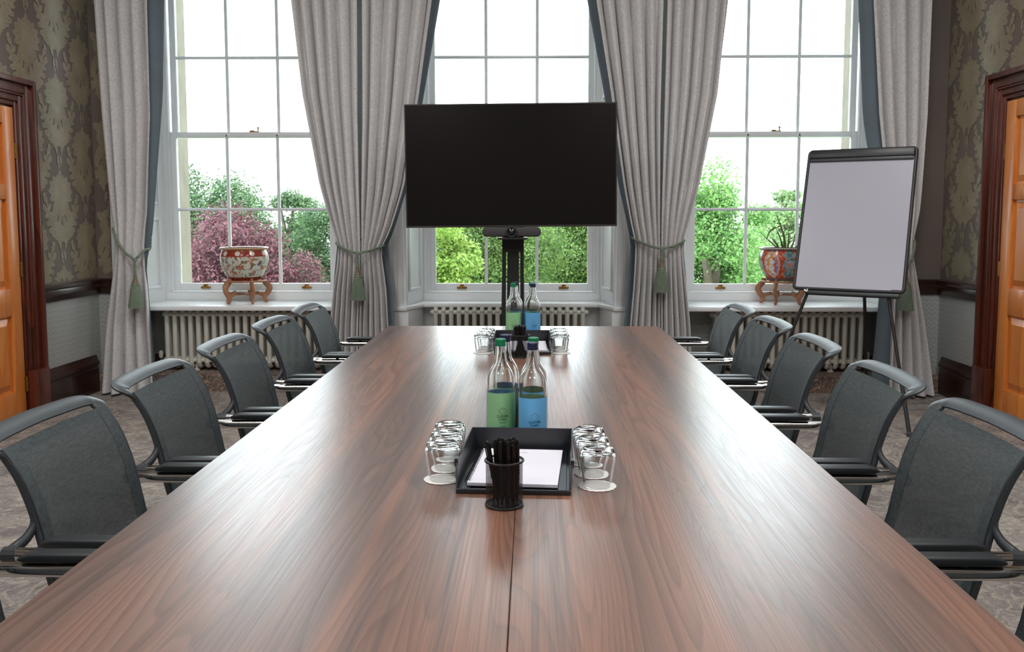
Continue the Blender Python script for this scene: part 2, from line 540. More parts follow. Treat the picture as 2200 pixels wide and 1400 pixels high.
# ------------------------------------------------------------------ mesh helpers
class MB:
    def __init__(s):
        s.v, s.f = [], []

    def add(s, verts, faces):
        k = len(s.v)
        s.v += [tuple(p) for p in verts]
        s.f += [tuple(i + k for i in f) for f in faces]
        return s

    def box(s, x0, x1, y0, y1, z0, z1):
        return s.add([(x, y, z) for x in (x0, x1) for y in (y0, y1) for z in (z0, z1)],
                     [(0, 1, 3, 2), (4, 6, 7, 5), (0, 4, 5, 1), (2, 3, 7, 6), (0, 2, 6, 4), (1, 5, 7, 3)])

    def prism(s, poly, axis, a0, a1):
        n = len(poly)
        def P(p, a):
            return {'x': (a, p[0], p[1]), 'y': (p[0], a, p[1]), 'z': (p[0], p[1], a)}[axis]
        vv = [P(p, a0) for p in poly] + [P(p, a1) for p in poly]
        ff = [(i, (i + 1) % n, (i + 1) % n + n, i + n) for i in range(n)]
        ff += [tuple(range(n))[::-1], tuple(range(n, 2 * n))]
        return s.add(vv, ff)

    def lathe(s, prof, n=24, c=(0, 0, 0), closed=False):
        vv, ff = [], []
        m = len(prof)
        for i in range(n):
            a = 2 * PI * i / n
            for r, z in prof:
                vv.append((c[0] + r * math.cos(a), c[1] + r * math.sin(a), c[2] + z))
        for i in range(n):
            j = (i + 1) % n
            for k in range(m - 1 + (1 if closed else 0)):
                k2 = (k + 1) % m
                ff.append((i * m + k, j * m + k, j * m + k2, i * m + k2))
        return s.add(vv, ff)

    def tube(s, pts, r, n=8, caps=True, closed=False, flat=None, up=None):
        pts = [Vector(p) for p in pts]
        N = len(pts)
        rs = r if hasattr(r, '__len__') else [r] * N
        vv, ff = [], []
        prev = None
        for i, p in enumerate(pts):
            if closed:
                tg = (pts[(i + 1) % N] - pts[i - 1]).normalized()
            else:
                tg = (pts[min(i + 1, N - 1)] - pts[max(i - 1, 0)]).normalized()
            if up is not None:
                u = Vector(up[i] if hasattr(up[0], '__len__') else up)
                a = (u - tg * u.dot(tg)).normalized()
            elif prev is None:
                u = Vector((0, 0, 1)) if abs(tg.z) < 0.9 else Vector((1, 0, 0))
                a = (u - tg * u.dot(tg)).normalized()
            else:
                a = (prev - tg * prev.dot(tg)).normalized()
            prev = a
            b = tg.cross(a)
            fl = 1.0 if flat is None else (flat[i] if hasattr(flat, '__len__') else flat)
            for k in range(n):
                t_ = 2 * PI * k / n
                vv.append(p + a * (rs[i] * fl * math.cos(t_)) + b * (rs[i] * math.sin(t_)))
        for i in range(N if closed else N - 1):
            j = (i + 1) % N
            for k in range(n):
                l = (k + 1) % n
                ff.append((i * n + k, i * n + l, j * n + l, j * n + k))
        if caps and not closed:
            ff.append(tuple(range(n))[::-1])
            ff.append(tuple((N - 1) * n + k for k in range(n)))
        return s.add(vv, ff)

    def grid(s, fn, nu, nv, wrap=False):
        vv = [fn(i / nu, j / nv) for i in range(nu + (0 if wrap else 1)) for j in range(nv + 1)]
        ff = []
        for i in range(nu):
            i2 = (i + 1) % nu if wrap else i + 1
            for j in range(nv):
                ff.append((i * (nv + 1) + j, i2 * (nv + 1) + j, i2 * (nv + 1) + j + 1, i * (nv + 1) + j + 1))
        return s.add(vv, ff)

    def mesh(s, name, mat, bevel=0.0, smooth=35, seg=2, recalc=True, thick=0.0):
        me = bpy.data.meshes.new(name)
        me.from_pydata(s.v, [], s.f)
        if bevel or recalc or thick:
            bm = bmesh.new()
            bm.from_mesh(me)
            if recalc:
                bmesh.ops.recalc_face_normals(bm, faces=bm.faces)
            if thick:
                bmesh.ops.solidify(bm, geom=bm.faces[:], thickness=thick)
            if bevel:
                es = [e for e in bm.edges if len(e.link_faces) == 2 and e.calc_face_angle(0) > 0.5]
                bmesh.ops.bevel(bm, geom=es, offset=bevel, segments=seg, affect='EDGES', profile=0.5, clamp_overlap=True)
            bm.to_mesh(me)
            bm.free()
        me.materials.append(mat if not isinstance(mat, str) else M[mat])
        if smooth:
            me.shade_smooth()
            me.set_sharp_from_angle(angle=math.radians(smooth))
        return me

    def build(s, name, mat, parent=None, loc=None, rz=0.0, **k):
        return place(name, s.mesh(name, mat, **k), parent, loc, rz)


def place(name, me, parent=None, loc=None, rz=0.0):
    o = bpy.data.objects.new(name, me)
    COL.objects.link(o)
    if parent is not None:
        o.parent = parent
    if loc is not None:
        o.location = loc
    if rz:
        o.rotation_euler = (0, 0, rz)
    return o


def tag(o, label=None, cat=None, group=None, kind=None):
    for k, v in (('label', label), ('category', cat), ('group', group), ('kind', kind)):
        if v:
            o[k] = v
    return o


def thing(name, label, cat, loc=(0, 0, 0), rz=0.0, group=None, kind=None):
    o = place(name, None, None, loc, rz)
    o.empty_display_size = 0.1
    return tag(o, label, cat, group, kind)


def structure(name, label=None):
    o = place(name, None)
    return tag(o, label, None, None, 'structure')


def copy_tree(o, parent=None):
    c = o.copy()
    COL.objects.link(c)
    if parent is not None:
        c.parent = parent
    for ch in list(o.children):
        copy_tree(ch, c)
    return c


def smoothstep(a, b, x):
    t_ = min(1, max(0, (x - a) / (b - a)))
    return t_ * t_ * (3 - 2 * t_)


def interp(tab, x):
    # tab ascending in x; smooth (monotone cosine) interpolation of tuples/numbers
    if x <= tab[0][0]:
        return tab[0][1]
    for (a, va), (b, vb) in zip(tab, tab[1:]):
        if x <= b:
            f = (x - a) / (b - a)
            return va + (vb - va) * f
    return tab[-1][1]


def catmull(pts, n):
    P = [Vector(p) for p in pts]
    P = [P[0] * 2 - P[1]] + P + [P[-1] * 2 - P[-2]]
    out = []
    for i in range(1, len(P) - 2):
        for k in range(n):
            t_ = k / n
            a, b, c, d = P[i - 1], P[i], P[i + 1], P[i + 2]
            out.append(0.5 * ((2 * b) + (c - a) * t_ + (2 * a - 5 * b + 4 * c - d) * t_ ** 2 + (3 * b - a - 3 * c + d) * t_ ** 3))
    out.append(P[-2])
    return out


# ------------------------------------------------------------------ room shell
XL, XR, YB, YF, ZC = -3.43, 3.18, -2.4, 6.74, 4.15
floor_o = MB().box(XL - .3, XR + .3, YB - .2, YF + .9, -0.2, 0.0).build('floor', 'carpet', recalc=True, smooth=0)
tag(floor_o, 'grey patterned carpet floor', kind='structure')
tag(MB().box(XL - .3, XR + .3, YB - .2, 7.6, ZC, ZC + 0.2).build('ceiling', 'ceiling', smooth=0), 'white plaster ceiling', kind='structure')
wall_l = MB().box(XL - 0.25, XL, YB - .2, 7.55, 0, ZC).build('wall_left', 'wallpaper', smooth=0)
wall_r = MB().box(XR, XR + 0.25, YB - .2, 7.55, 0, ZC).build('wall_right', 'wallpaper', smooth=0)
wall_n = MB().box(XL, XR, YB - .2, YB, 0, ZC).build('wall_rear', 'wallpaper', smooth=0)
for o, l in ((wall_l, 'damask papered wall beside copper beech window'), (wall_r, 'damask papered wall behind the flip chart'), (wall_n, 'papered wall facing the windows')):
    tag(o, l, kind='structure')

# carpeted step along the window wall
STEP_H = 0.135
tag(MB().prism([(6.655, 0.0), (6.655, STEP_H - 0.01), (6.665, STEP_H), (7.3, STEP_H), (7.3, 0.0)], 'x', XL + 0.002, XR - 0.002).build('trim_1', 'step_carpet', smooth=0),
    'carpeted step along the foot of the window wall', kind='structure')

# window wall: piers, panels below sills, head
wall_b = structure('wall_back', 'window wall with white piers')
HO, HI = 0.83, 0.745           # half widths of an opening at the room face and at the sash
YS = 7.22                      # inner face of sash frames
ZSILL, ZHEAD = 0.668, 3.42
edges = [XL] + sum([[wx - HO, wx + HO] for wx in WIN_X], []) + [XR]
for i in range(4):
    x0, x1 = edges[2 * i], edges[2 * i + 1]
    xi0 = x0 if i == 0 else x0 - (HO - HI)
    xi1 = x1 if i == 3 else x1 + (HO - HI)
    end = i in (0, 3)
    MB().prism([(x0, YF), (x1, YF), (xi1, YS + .02), (xi1, 7.42), (xi0, 7.42), (xi0, YS + .02)], 'z', STEP_H, ZC).build(
        'end_pier' if end else 'window_pier', 'wallpaper' if end else 'white_paint', wall_b, smooth=0)
for k, wx in enumerate(WIN_X):
    MB().box(wx - HO, wx + HO, YF, 7.42, ZHEAD, ZC).build('window_head', 'white_paint', wall_b, smooth=0)
    yb = 7.05 if k != 1 else 7.14
    MB().box(wx - HO, wx + HO, yb, 7.42, STEP_H, ZSILL - 0.04).build('apron_wall', 'wallpaper' if k != 1 else 'white_paint', wall_b, smooth=0)
    # splayed white linings with raised panel mouldings
    for sgn in (-1, 1):
        d = Vector((-sgn * (HO - HI), YS + .02 - YF, 0))
        L = d.length
        d.normalize()
        nrm = Vector((-sgn * abs(d.y), -abs(d.x), 0)).normalized()
        base = Vector((wx + sgn * HO, YF, 0))
        def P(a, z, h):
            q = base + d * a + nrm * h
            return (q.x, q.y, z)
        def slab(a0, a1, z0, z1, h0, h1, name, mat='white_paint', bev=0.0):
            m = MB()
            vv = [P(a, z, h) for a in (a0, a1) for h in (h0, h1) for z in (z0, z1)]
            m.add(vv, [(0, 1, 3, 2), (4, 6, 7, 5), (0, 4, 5, 1), (2, 3, 7, 6), (0, 2, 6, 4), (1, 5, 7, 3)])
            m.build(name, mat, wall_b, bevel=bev, smooth=35 if bev else 0)
        slab(0.0, L, ZSILL, ZHEAD, -0.002, 0.006, 'splay_lining')
        for (z0, z1) in ((ZSILL + .11, 1.36), (1.47, 2.35), (2.46, 3.3)):
            # frame moulding of a panel, made of four beads
            a0, a1, w = 0.085, L - 0.10, 0.022
            slab(a0, a0 + w, z0, z1, 0.004, 0.022, 'panel_moulding', bev=0.005)
            slab(a1 - w, a1, z0, z1, 0.004, 0.022, 'panel_moulding', bev=0.005)
            slab(a0 + w, a1 - w, z0, z0 + w, 0.004, 0.020, 'panel_moulding', bev=0.005)
            slab(a0 + w, a1 - w, z1 - w, z1, 0.004, 0.020, 'panel_moulding', bev=0.005)
        # bead on the room edge and architrave on the pier face
        slab(0.0, 0.03, ZSILL, ZHEAD, 0.004, 0.018, 'edge_bead', bev=0.006)
    # architrave strips on the pier faces
    for sgn in (-1, 1):
        xa = wx + sgn * (HO + 0.01)
        for (o0, o1, dp) in ((0.0, 0.045, 0.014), (0.045, 0.09, 0.024), (0.09, 0.11, 0.036)):
            xx = sorted((xa + sgn * o0, xa + sgn * o1))
            MB().box(xx[0], xx[1], YF - dp, YF + .001, ZSILL if k != 1 else ZSILL, ZHEAD + .1).build('architrave', 'white_paint', wall_b, bevel=0.004)
    # stone reveals outside
    for sgn in (-1, 1):
        xx = sorted((wx + sgn * (HI - 0.045), wx + sgn * (HI + .35)))
        MB().box(xx[0], xx[1], 7.42, 7.66, 0.4, ZHEAD + .2).build('stone_reveal', 'stone', wall_b, smooth=0)
    MB().box(wx - 1.0, wx + 1.0, 7.40, 7.80, 0.42, 0.60).build('stone_sill', 'stone', wall_b, smooth=0)

# sills
def sill(poly, n):
    o = MB().prism(poly, 'z', ZSILL - 0.038, ZSILL).build('trim_%d' % n, 'white_paint', bevel=0.010)
    tag(o, 'white painted window sill', kind='structure')

for n_, wx in ((2, WIN_X[0]), (4, WIN_X[2])):
    a0 = max(wx - HO - 0.12, XL + .28) if n_ == 2 else wx - HO - 0.10
    a1 = wx + HO + 0.10
    sill([(a0, 6.70), (a1, 6.70), (a1, YF), (wx + HO, YF), (wx + HI, 7.26), (wx - HI, 7.26), (wx - HO, YF), (a0, YF)], n_)
wx = WIN_X[1]
sill([(wx - HO - .10, 6.70), (wx - HO + .02, 6.70), (wx - HO + .12, 6.98), (wx + HO - .12, 6.98), (wx + HO - .02, 6.70), (wx + HO + .10, 6.70),
      (wx + HO + .10, YF), (wx + HO, YF), (wx + HI, 7.26), (wx - HI, 7.26), (wx - HO, YF), (wx - HO - .10, YF)], 3)
# white panelled returns below the middle sill
for sgn in (-1, 1):
    poly = [(wx + sgn * (HO + .08), 6.72), (wx + sgn * (HO - .03), 6.72), (wx + sgn * (HO - .10), 7.03), (wx + sgn * (HO - .10), 7.14), (wx + sgn * (HO + .08), 7.14)]
    MB().prism(poly if sgn < 0 else poly[::-1], 'z', STEP_H, ZSILL - .04).build('panel_return', 'white_paint', wall_b, smooth=0)

# sash windows
LIFT = MB()
LIFT.box(-0.042, 0.042, -0.012, 0, -0.014, 0.004)
LIFT.box(-0.022, 0.022, -0.030, 0, -0.004, 0.010)
LIFT.box(-0.016, 0.016, -0.016, 0, 0.008, 0.026)
lift_me = LIFT.mesh('sash_lift', 'brass', bevel=0.004)
CATCH = MB()
CATCH.box(-0.04, 0.04, -0.02, 0.02, 0, 0.006).box(-0.035, 0.0, -0.012, 0.012, 0.006, 0.014).tube([(0.03, 0, 0.0), (0.03, 0, 0.032)], 0.006, 8).lathe([(0.0, .03), (.011, .032), (.011, .04), (0, .042)], 10, (0.03, 0, 0))
catch_me = CATCH.mesh('sash_catch', 'brass')
GH = 0.640                       # half width of the glass
PITCH = 2 * GH / 3
ZB, ZT = 0.806, 3.33
ROWS = (ZB, 1.43, 2.052, 2.694, ZT)
for k, wx in enumerate(WIN_X):
    w = structure('window_%d' % (k + 1), ['tall white sash window looking on the copper beech', 'tall white sash window behind the television', 'tall white sash window behind the flip chart'][k])
    # box frame
    for sgn in (-1, 1):
        xs = sorted((wx + sgn * (HI + .01), wx + sgn * (GH + 0.066)))
        MB().box(xs[0], xs[1], YS - .01, 7.42, ZSILL, ZHEAD).build('frame_jamb', 'white_paint', w, bevel=.003)
        xs = sorted((wx + sgn * (GH + 0.066), wx + sgn * (GH + 0.046)))
        MB().box(xs[0], xs[1], YS + .005, YS + .03, ZSILL + .05, ZHEAD).build('parting_bead', 'white_paint', w, bevel=.003)
    MB().box(wx - HI, wx + HI, YS - .01, 7.42, ZT + .05, ZHEAD).build('frame_head', 'white_paint', w, bevel=.003)
    MB().box(wx - HI, wx + HI, YS - .02, 7.42, ZSILL, 0.728).build('frame_cill', 'white_paint', w, bevel=.004)
    MB().box(wx - GH - .06, wx + GH + .06, YS - .005, YS + .03, 0.728, 0.742).build('staff_bead', 'white_paint', w, bevel=.004)
    for sash, (r0, r1, y0) in enumerate(((0, 2, 7.25), (2, 4, 7.30))):
        sm = MB()
        zb, zt = ROWS[r0], ROWS[r1]
        lowrail = 0.742 if sash == 0 else zb - 0.022
        toprail = zt + 0.022 if sash == 0 else ZT + .05
        sm.box(wx - GH - .05, wx - GH, y0, y0 + .045, lowrail, toprail)
        sm.box(wx + GH, wx + GH + .05, y0, y0 + .045, lowrail, toprail)
        sm.box(wx - GH, wx + GH, y0, y0 + .045, lowrail, zb + (0.0 if sash == 0 else .02))
        sm.box(wx - GH, wx + GH, y0, y0 + .045, zt - (.02 if sash == 0 else 0), toprail)
        sm.build('sash_frame', 'white_paint', w, bevel=.003)
        for c_ in (1, 2):
            xb = wx - GH + c_ * PITCH
            MB().prism([(xb - .013, y0 + .012), (xb - .005, y0), (xb + .005, y0), (xb + .013, y0 + .012), (xb + .008, y0 + .04), (xb - .008, y0 + .04)], 'z', zb, zt).build('glazing_bar', 'bar_paint', w, smooth=20)
        zm = ROWS[r0 + 1]
        MB().prism([(y0 + .013, zm - .013), (y0 + .001, zm - .005), (y0 + .001, zm + .005), (y0 + .013, zm + .013), (y0 + .039, zm + .008), (y0 + .039, zm - .008)], 'x', wx - GH, wx + GH).build('glazing_bar', 'bar_paint', w, smooth=20)
        for r in range(r0, r1):
            for c_ in range(3):
                x0 = wx - GH + c_ * PITCH
                m = MB().box(x0 + .001, x0 + PITCH - .001, y0 + .024, y0 + .027, ROWS[r] + .001, ROWS[r + 1] - .001)
                m.build('pane', 'pane', w, smooth=0)
    for sx in (-0.42, 0.44):
        place('sash_lift', lift_me, w, (wx + sx, 7.25, 0.776))
    place('sash_catch', catch_me, w, (wx + 0.02, 7.27, 2.075))

# ------------------------------------------------------------------ damask relief
def teardrop(cx, cz, ang, ln, wd):
    pts = ((0, .10), (.18, .55), (.42, .92), (.62, 1.0), (.80, .80), (.92, .42), (1, 0))
    poly = [(u * ln, h * wd / 2) for u, h in pts] + [(u * ln, -h * wd / 2) for u, h in reversed(pts[:-1])]
    ca, sa = math.cos(ang), math.sin(ang)
    g = 0.0012
    top_h = [(u * ln, h * wd / 2) for u, h in pts[2:]] + [(ln * .80, g), (0.45 * ln, g)]
    bot_h = [(x, -z) for x, z in top_h][::-1]
    stem = [(0, -.06 * wd), (.42 * ln, -.46 * wd), (.45 * ln, -g), (.45 * ln, g), (.42 * ln, .46 * wd), (0, .06 * wd)]
    return [[(cx + x * ca - z * sa, cz + x * sa + z * ca) for x, z in q] for q in ((top_h, bot_h, stem) if wd > .03 else (poly,))]


def blob(cx, cz, rx, rz_, n=14):
    return [[(cx + rx * math.cos(2 * PI * k / n), cz + rz_ * math.sin(2 * PI * k / n)) for k in range(n)]]


def acanthus(pts, n, ll, wd):
    out = []
    cur = catmull([(p[0], p[1], 0) for p in pts], 6)
    m = len(cur)
    for i in range(n):
        f = (i + .3) / n
        k = min(int(f * (m - 1)), m - 2)
        p, q = cur[k], cur[k + 1]
        a = math.atan2(q.y - p.y, q.x - p.x)
        sc = math.sin(PI * (0.20 + .72 * f)) ** 0.8
        for sd in (-1, 1):
            out.append(teardrop(p.x, p.y, a + sd * 0.80, ll * sc, wd * sc))
        out.append(teardrop(p.x, p.y, a, ll * .70, wd * .6))
    a = math.atan2(cur[-1].y - cur[-3].y, cur[-1].x - cur[-3].x)
    out.append(teardrop(cur[-2].x, cur[-2].y, a, ll * .8, wd))
    return out


def motif():
    R = math.radians
    ps = []
    ps.append(blob(0, .010, .052, .050))
    ps.append(blob(0, .085, .024, .026))
    for d, ln in ((90, .10), (52, .075), (128, .075)):
        ps.append(teardrop(0, .080, R(d), ln, .042))
    ps += [teardrop(0, .185, R(90), .034, .020), teardrop(0, .222, R(90), .024, .014)]
    for d, ln, w in ((48, .135, .058), (132, .135, .058), (24, .145, .062), (156, .145, .062), (0, .150, .062), (180, .150, .062), (-24, .150, .060), (204, .150, .060)):
        ps.append(teardrop(math.cos(R(d)) * .010, .022 + math.sin(R(d)) * .008, R(d), ln, w))
    for d, ln in ((-46, .165), (-58, .180), (-69, .190), (-80, .195), (-100, .195), (-111, .190), (-122, .180), (-134, .165)):
        ps.append(teardrop(0, .012, R(d), ln, .040))
    ps.append(teardrop(0, .012, R(-90), .205, .040))
    for d in (-90, -50, -130, 90):
        ps.append(teardrop(0, -.235, R(d), .052 if d != 90 else .02, .028))
    for sd in (-1, 1):
        ps += acanthus([(sd * .010, -.345), (sd * .055, -.285), (sd * .135, -.215), (sd * .205, -.115)], 6, .092, .048)
        ps += acanthus([(sd * .328, .00), (sd * .300, .10), (sd * .225, .175), (sd * .145, .290)], 6, .088, .046)
        ps.append(teardrop(sd * .31, -.06, R(90 + sd * 10), .10, .034))
        ps.append(teardrop(sd * .245, .055, R(90 - sd * 35), .048, .032))
        ps.append(teardrop(sd * .235, -.020, R(90 + sd * 60), .045, .030))
        ps.append(teardrop(sd * .315, -.14, R(90 - sd * 8), .085, .026))
        ps.append(teardrop(sd * .030, -.36, R(90 - sd * 4), .09, .022))
    return ps


MOT = [q for p in motif() for q in p]


def damask(parent, plane, coord, sgn, a_lo, a_hi, z_lo, z_hi, a0, z0):
    CW, CH = 0.68, 0.69
    m = MB()
    for i in range(int((a_lo - a0) / (CW / 2)) - 2, int((a_hi - a0) / (CW / 2)) + 3):
        for j in range(int((z_lo - z0) / CH) - 2, int((z_hi - z0) / CH) + 3):
            ca = a0 + i * CW / 2
            cz = z0 + j * CH + (CH / 2 if i % 2 else 0)
            for pi_, p in enumerate(MOT):
                h = 0.0008 + 0.00001 * pi_
                q = [(ca + x, cz + z) for x, z in p]
                if min(t_[0] for t_ in q) < a_lo or max(t_[0] for t_ in q) > a_hi or min(t_[1] for t_ in q) < z_lo or max(t_[1] for t_ in q) > z_hi:
                    continue
                if plane == 'x':
                    vv = [(coord + sgn * h, a, z) for a, z in q]
                else:
                    vv = [(a, coord + sgn * h, z) for a, z in q]
                m.add(vv, [tuple(range(len(q)))])
    o = m.build('damask_motifs', 'damask', parent, smooth=0, recalc=False)
    o['kind'] = 'stuff'


damask(wall_l, 'x', XL, 1, 3.2, YF - .005, .89, 3.6, 6.25, 2.22)
damask(wall_r, 'x', XR, -1, 3.2, YF - .005, .89, 3.6, 6.42, 2.36)
damask(wall_b, 'y', YF, -1, XL + .005, WIN_X[0] - HO - .13, .89, 3.6, -3.32, 1.28)

# ------------------------------------------------------------------ skirting, dado, doors
SK = [(0, 0), (0.026, 0), (0.026, 0.19), (0.020, 0.20), (0.032, 0.215), (0.032, 0.235), (0.022, 0.25), (0.014, 0.275), (0.008, 0.29), (0, 0.29)]
DA = [(0, .765), (.014, .765), (.020, .785), (.030, .80), (.034, .825), (.030, .845), (.042, .86), (.042, .878), (.02, .885), (0, .885)]
DOOR_L = (4.74, 5.655)        # leaf from, to along the wall
DOOR_R = (4.92, 5.835)
def rail(prof, x, sgn, y0, y1, name, mat):
    m = MB()
    for a, b in ((y0, y1), (YB, y0 - 1.315)):          # either side of the door
        m.prism([(x + sgn * p, z) for p, z in prof], 'y', a, b)
    return m.build(name, mat, smooth=25)
for side, x, sgn, (d0, d1) in (('left', XL, 1, DOOR_L), ('right', XR, -1, DOOR_R)):
    o = rail(SK, x, sgn, d1 + .20, YF - .09, 'baseboard_' + side, 'mahogany_h')
    tag(o, 'dark wooden skirting board by the ' + ('copper beech window' if side == 'left' else 'flip chart'), kind='structure')
    o2 = rail(DA, x, sgn, d1 + .20, YF, 'trim_%d' % (5 if side == 'left' else 6), 'mahogany_h')
    tag(o2, 'dark wooden dado rail by the ' + ('copper beech window' if side == 'left' else 'flip chart'), kind='structure')
# return of the dado rail and skirting on the end piers
for nm, x0, x1 in (('trim_7', XL, WIN_X[0] - HO - .12), ('trim_8', WIN_X[2] + HO + .12, XR)):
    o = MB().prism([(YF - p, z) for p, z in DA], 'x', x0, x1).build(nm, 'mahogany_h', smooth=25)
    tag(o, 'short dark dado rail on the window wall', kind='structure')
for k, wx in enumerate(WIN_X):
    if k == 1:
        continue
    o = MB().box(wx - HO, wx + HO, 7.03, 7.05, STEP_H, STEP_H + .10).build('trim_%d' % (9 + k), 'mahogany_h', smooth=0)
    tag(o, 'dark skirting board behind the radiator', kind='structure')

hinge_me = MB().box(-.004, .006, -.018, .018, -.05, .05).tube([(.008, 0, -.05), (.008, 0, .05)], .007, 8).mesh('hinge', 'brass')
def door(n, x, sgn, y0, y1, zt, label):
    d = structure('door_%d' % n, label)
    X = lambda a, b: sorted((x + sgn * a, x + sgn * b))
    xs = X(0.0, 0.016)
    m = MB().box(xs[0], xs[1], y0, y1, 0.01, zt)
    m.build('leaf', 'oak_door', d, smooth=0)
    wide = y1 - y0
    st = 0.115
    pw = (wide - 3 * st) / 2
    # stiles and rails proud of the leaf, six fielded panels between
    xs = X(0.014, 0.034)
    rails = ((0.01, 0.22), (0.72, 0.90), (1.48, 1.58), (zt - .11, zt))
    for a in (y0, y0 + st + pw, y1 - st):
        MB().box(xs[0], xs[1], a, a + st, 0.01, zt).build('stile', 'oak_door', d, bevel=.003)
    for z0, z1 in rails:
        for a in (y0 + st, y0 + 2 * st + pw):
            MB().box(xs[0], xs[1], a, a + pw, z0, z1).build('rail', 'oak_door', d, bevel=.003)
    for (za, zb_) in zip(rails, rails[1:]):
        for a in (y0 + st, y0 + 2 * st + pw):
            b0, b1, c0, c1 = a + .012, a + pw - .012, za[1] + .012, zb_[0] - .012
            vv = []
            for dx, ins in ((.0145, 0), (.030, .045)):
                vv += [(x + sgn * dx, b0 + ins, c0 + ins), (x + sgn * dx, b1 - ins, c0 + ins), (x + sgn * dx, b1 - ins, c1 - ins), (x + sgn * dx, b0 + ins, c1 - ins)]
            MB().add(vv, [(0, 1, 5, 4), (1, 2, 6, 5), (2, 3, 7, 6), (3, 0, 4, 7), (4, 5, 6, 7)]).build('panel', 'oak_door', d, smooth=0)
    for zz in (.25, 1.02, 1.80):
        h = place('hinge', hinge_me, d, (x + sgn * .030, y1 + .008, zz))
    # stepped mahogany architrave: legs, head and plinth blocks
    for (o0, o1, dp) in ((.015, .045, .034), (.045, .085, .046), (.085, .10, .056), (.10, .16, .062), (.16, .195, .086)):
        xs = X(0, dp)
        for (ya, yb) in ((y1 + o0, y1 + o1), (y0 - o1, y0 - o0)):
            MB().box(xs[0], xs[1], ya, yb, .33 if o0 > .02 else 0, zt + o1).build('architrave', 'mahogany', d, bevel=.004)
        MB().box(xs[0], xs[1], y0 - o0, y1 + o0, zt + o0, zt + o1).build('architrave_head', 'mahogany', d, bevel=.004)
    xs = X(0, .09)
    for (ya, yb) in ((y1 + .02, y1 + .20), (y0 - .20, y0 - .02)):
        MB().box(xs[0], xs[1], ya, yb, 0, .335).build('plinth_block', 'mahogany', d, bevel=.006)
    return d
door(1, XL, 1, DOOR_L[0], DOOR_L[1], 2.08, 'orange oak panelled door beside the copper beech window')
door(2, XR, -1, DOOR_R[0], DOOR_R[1], 2.13, 'orange oak panelled door beside the flip chart')

# ------------------------------------------------------------------ table
TZ = 0.74
tbl = thing('conference_table', 'long dark walnut conference table with a seam down the middle', 'table', (0, 0, 0))
TX0, TXM, TX1, TY0, TY1 = -0.828, -0.0355, 0.733, 0.62, 4.94
for x0, x1 in ((TX0, TXM - .0006), (TXM + .0006, TX1)):
    MB().box(x0, x1, TY0, TY1, TZ - .028, TZ).build('tabletop', 'table', tbl, bevel=.0015, seg=1)
for yy in (1.1, 2.8, 4.5):
    for xx in (-.42, .33):
        MB().box(xx - .04, xx + .04, yy - .04, yy + .04, .0, TZ - .028).build('leg', 'black_metal', tbl, bevel=.005)
for xx in (-.42, .33):
    MB().box(xx - .02, xx + .02, 1.14, 2.76, TZ - .09, TZ - .03).box(xx - .02, xx + .02, 2.84, 4.46, TZ - .09, TZ - .03).build('under_beam', 'black_metal', tbl, smooth=0)

# ------------------------------------------------------------------ chairs
def chair_profile(z):
    # local y of the back (negative is away from the table) against height
    return interp([(.43, -.165), (.50, -.200), (.58, -.226), (.67, -.244), (.73, -.258), (.79, -.279), (.836, -.303), (.870, -.328), (.895, -.36)], z)


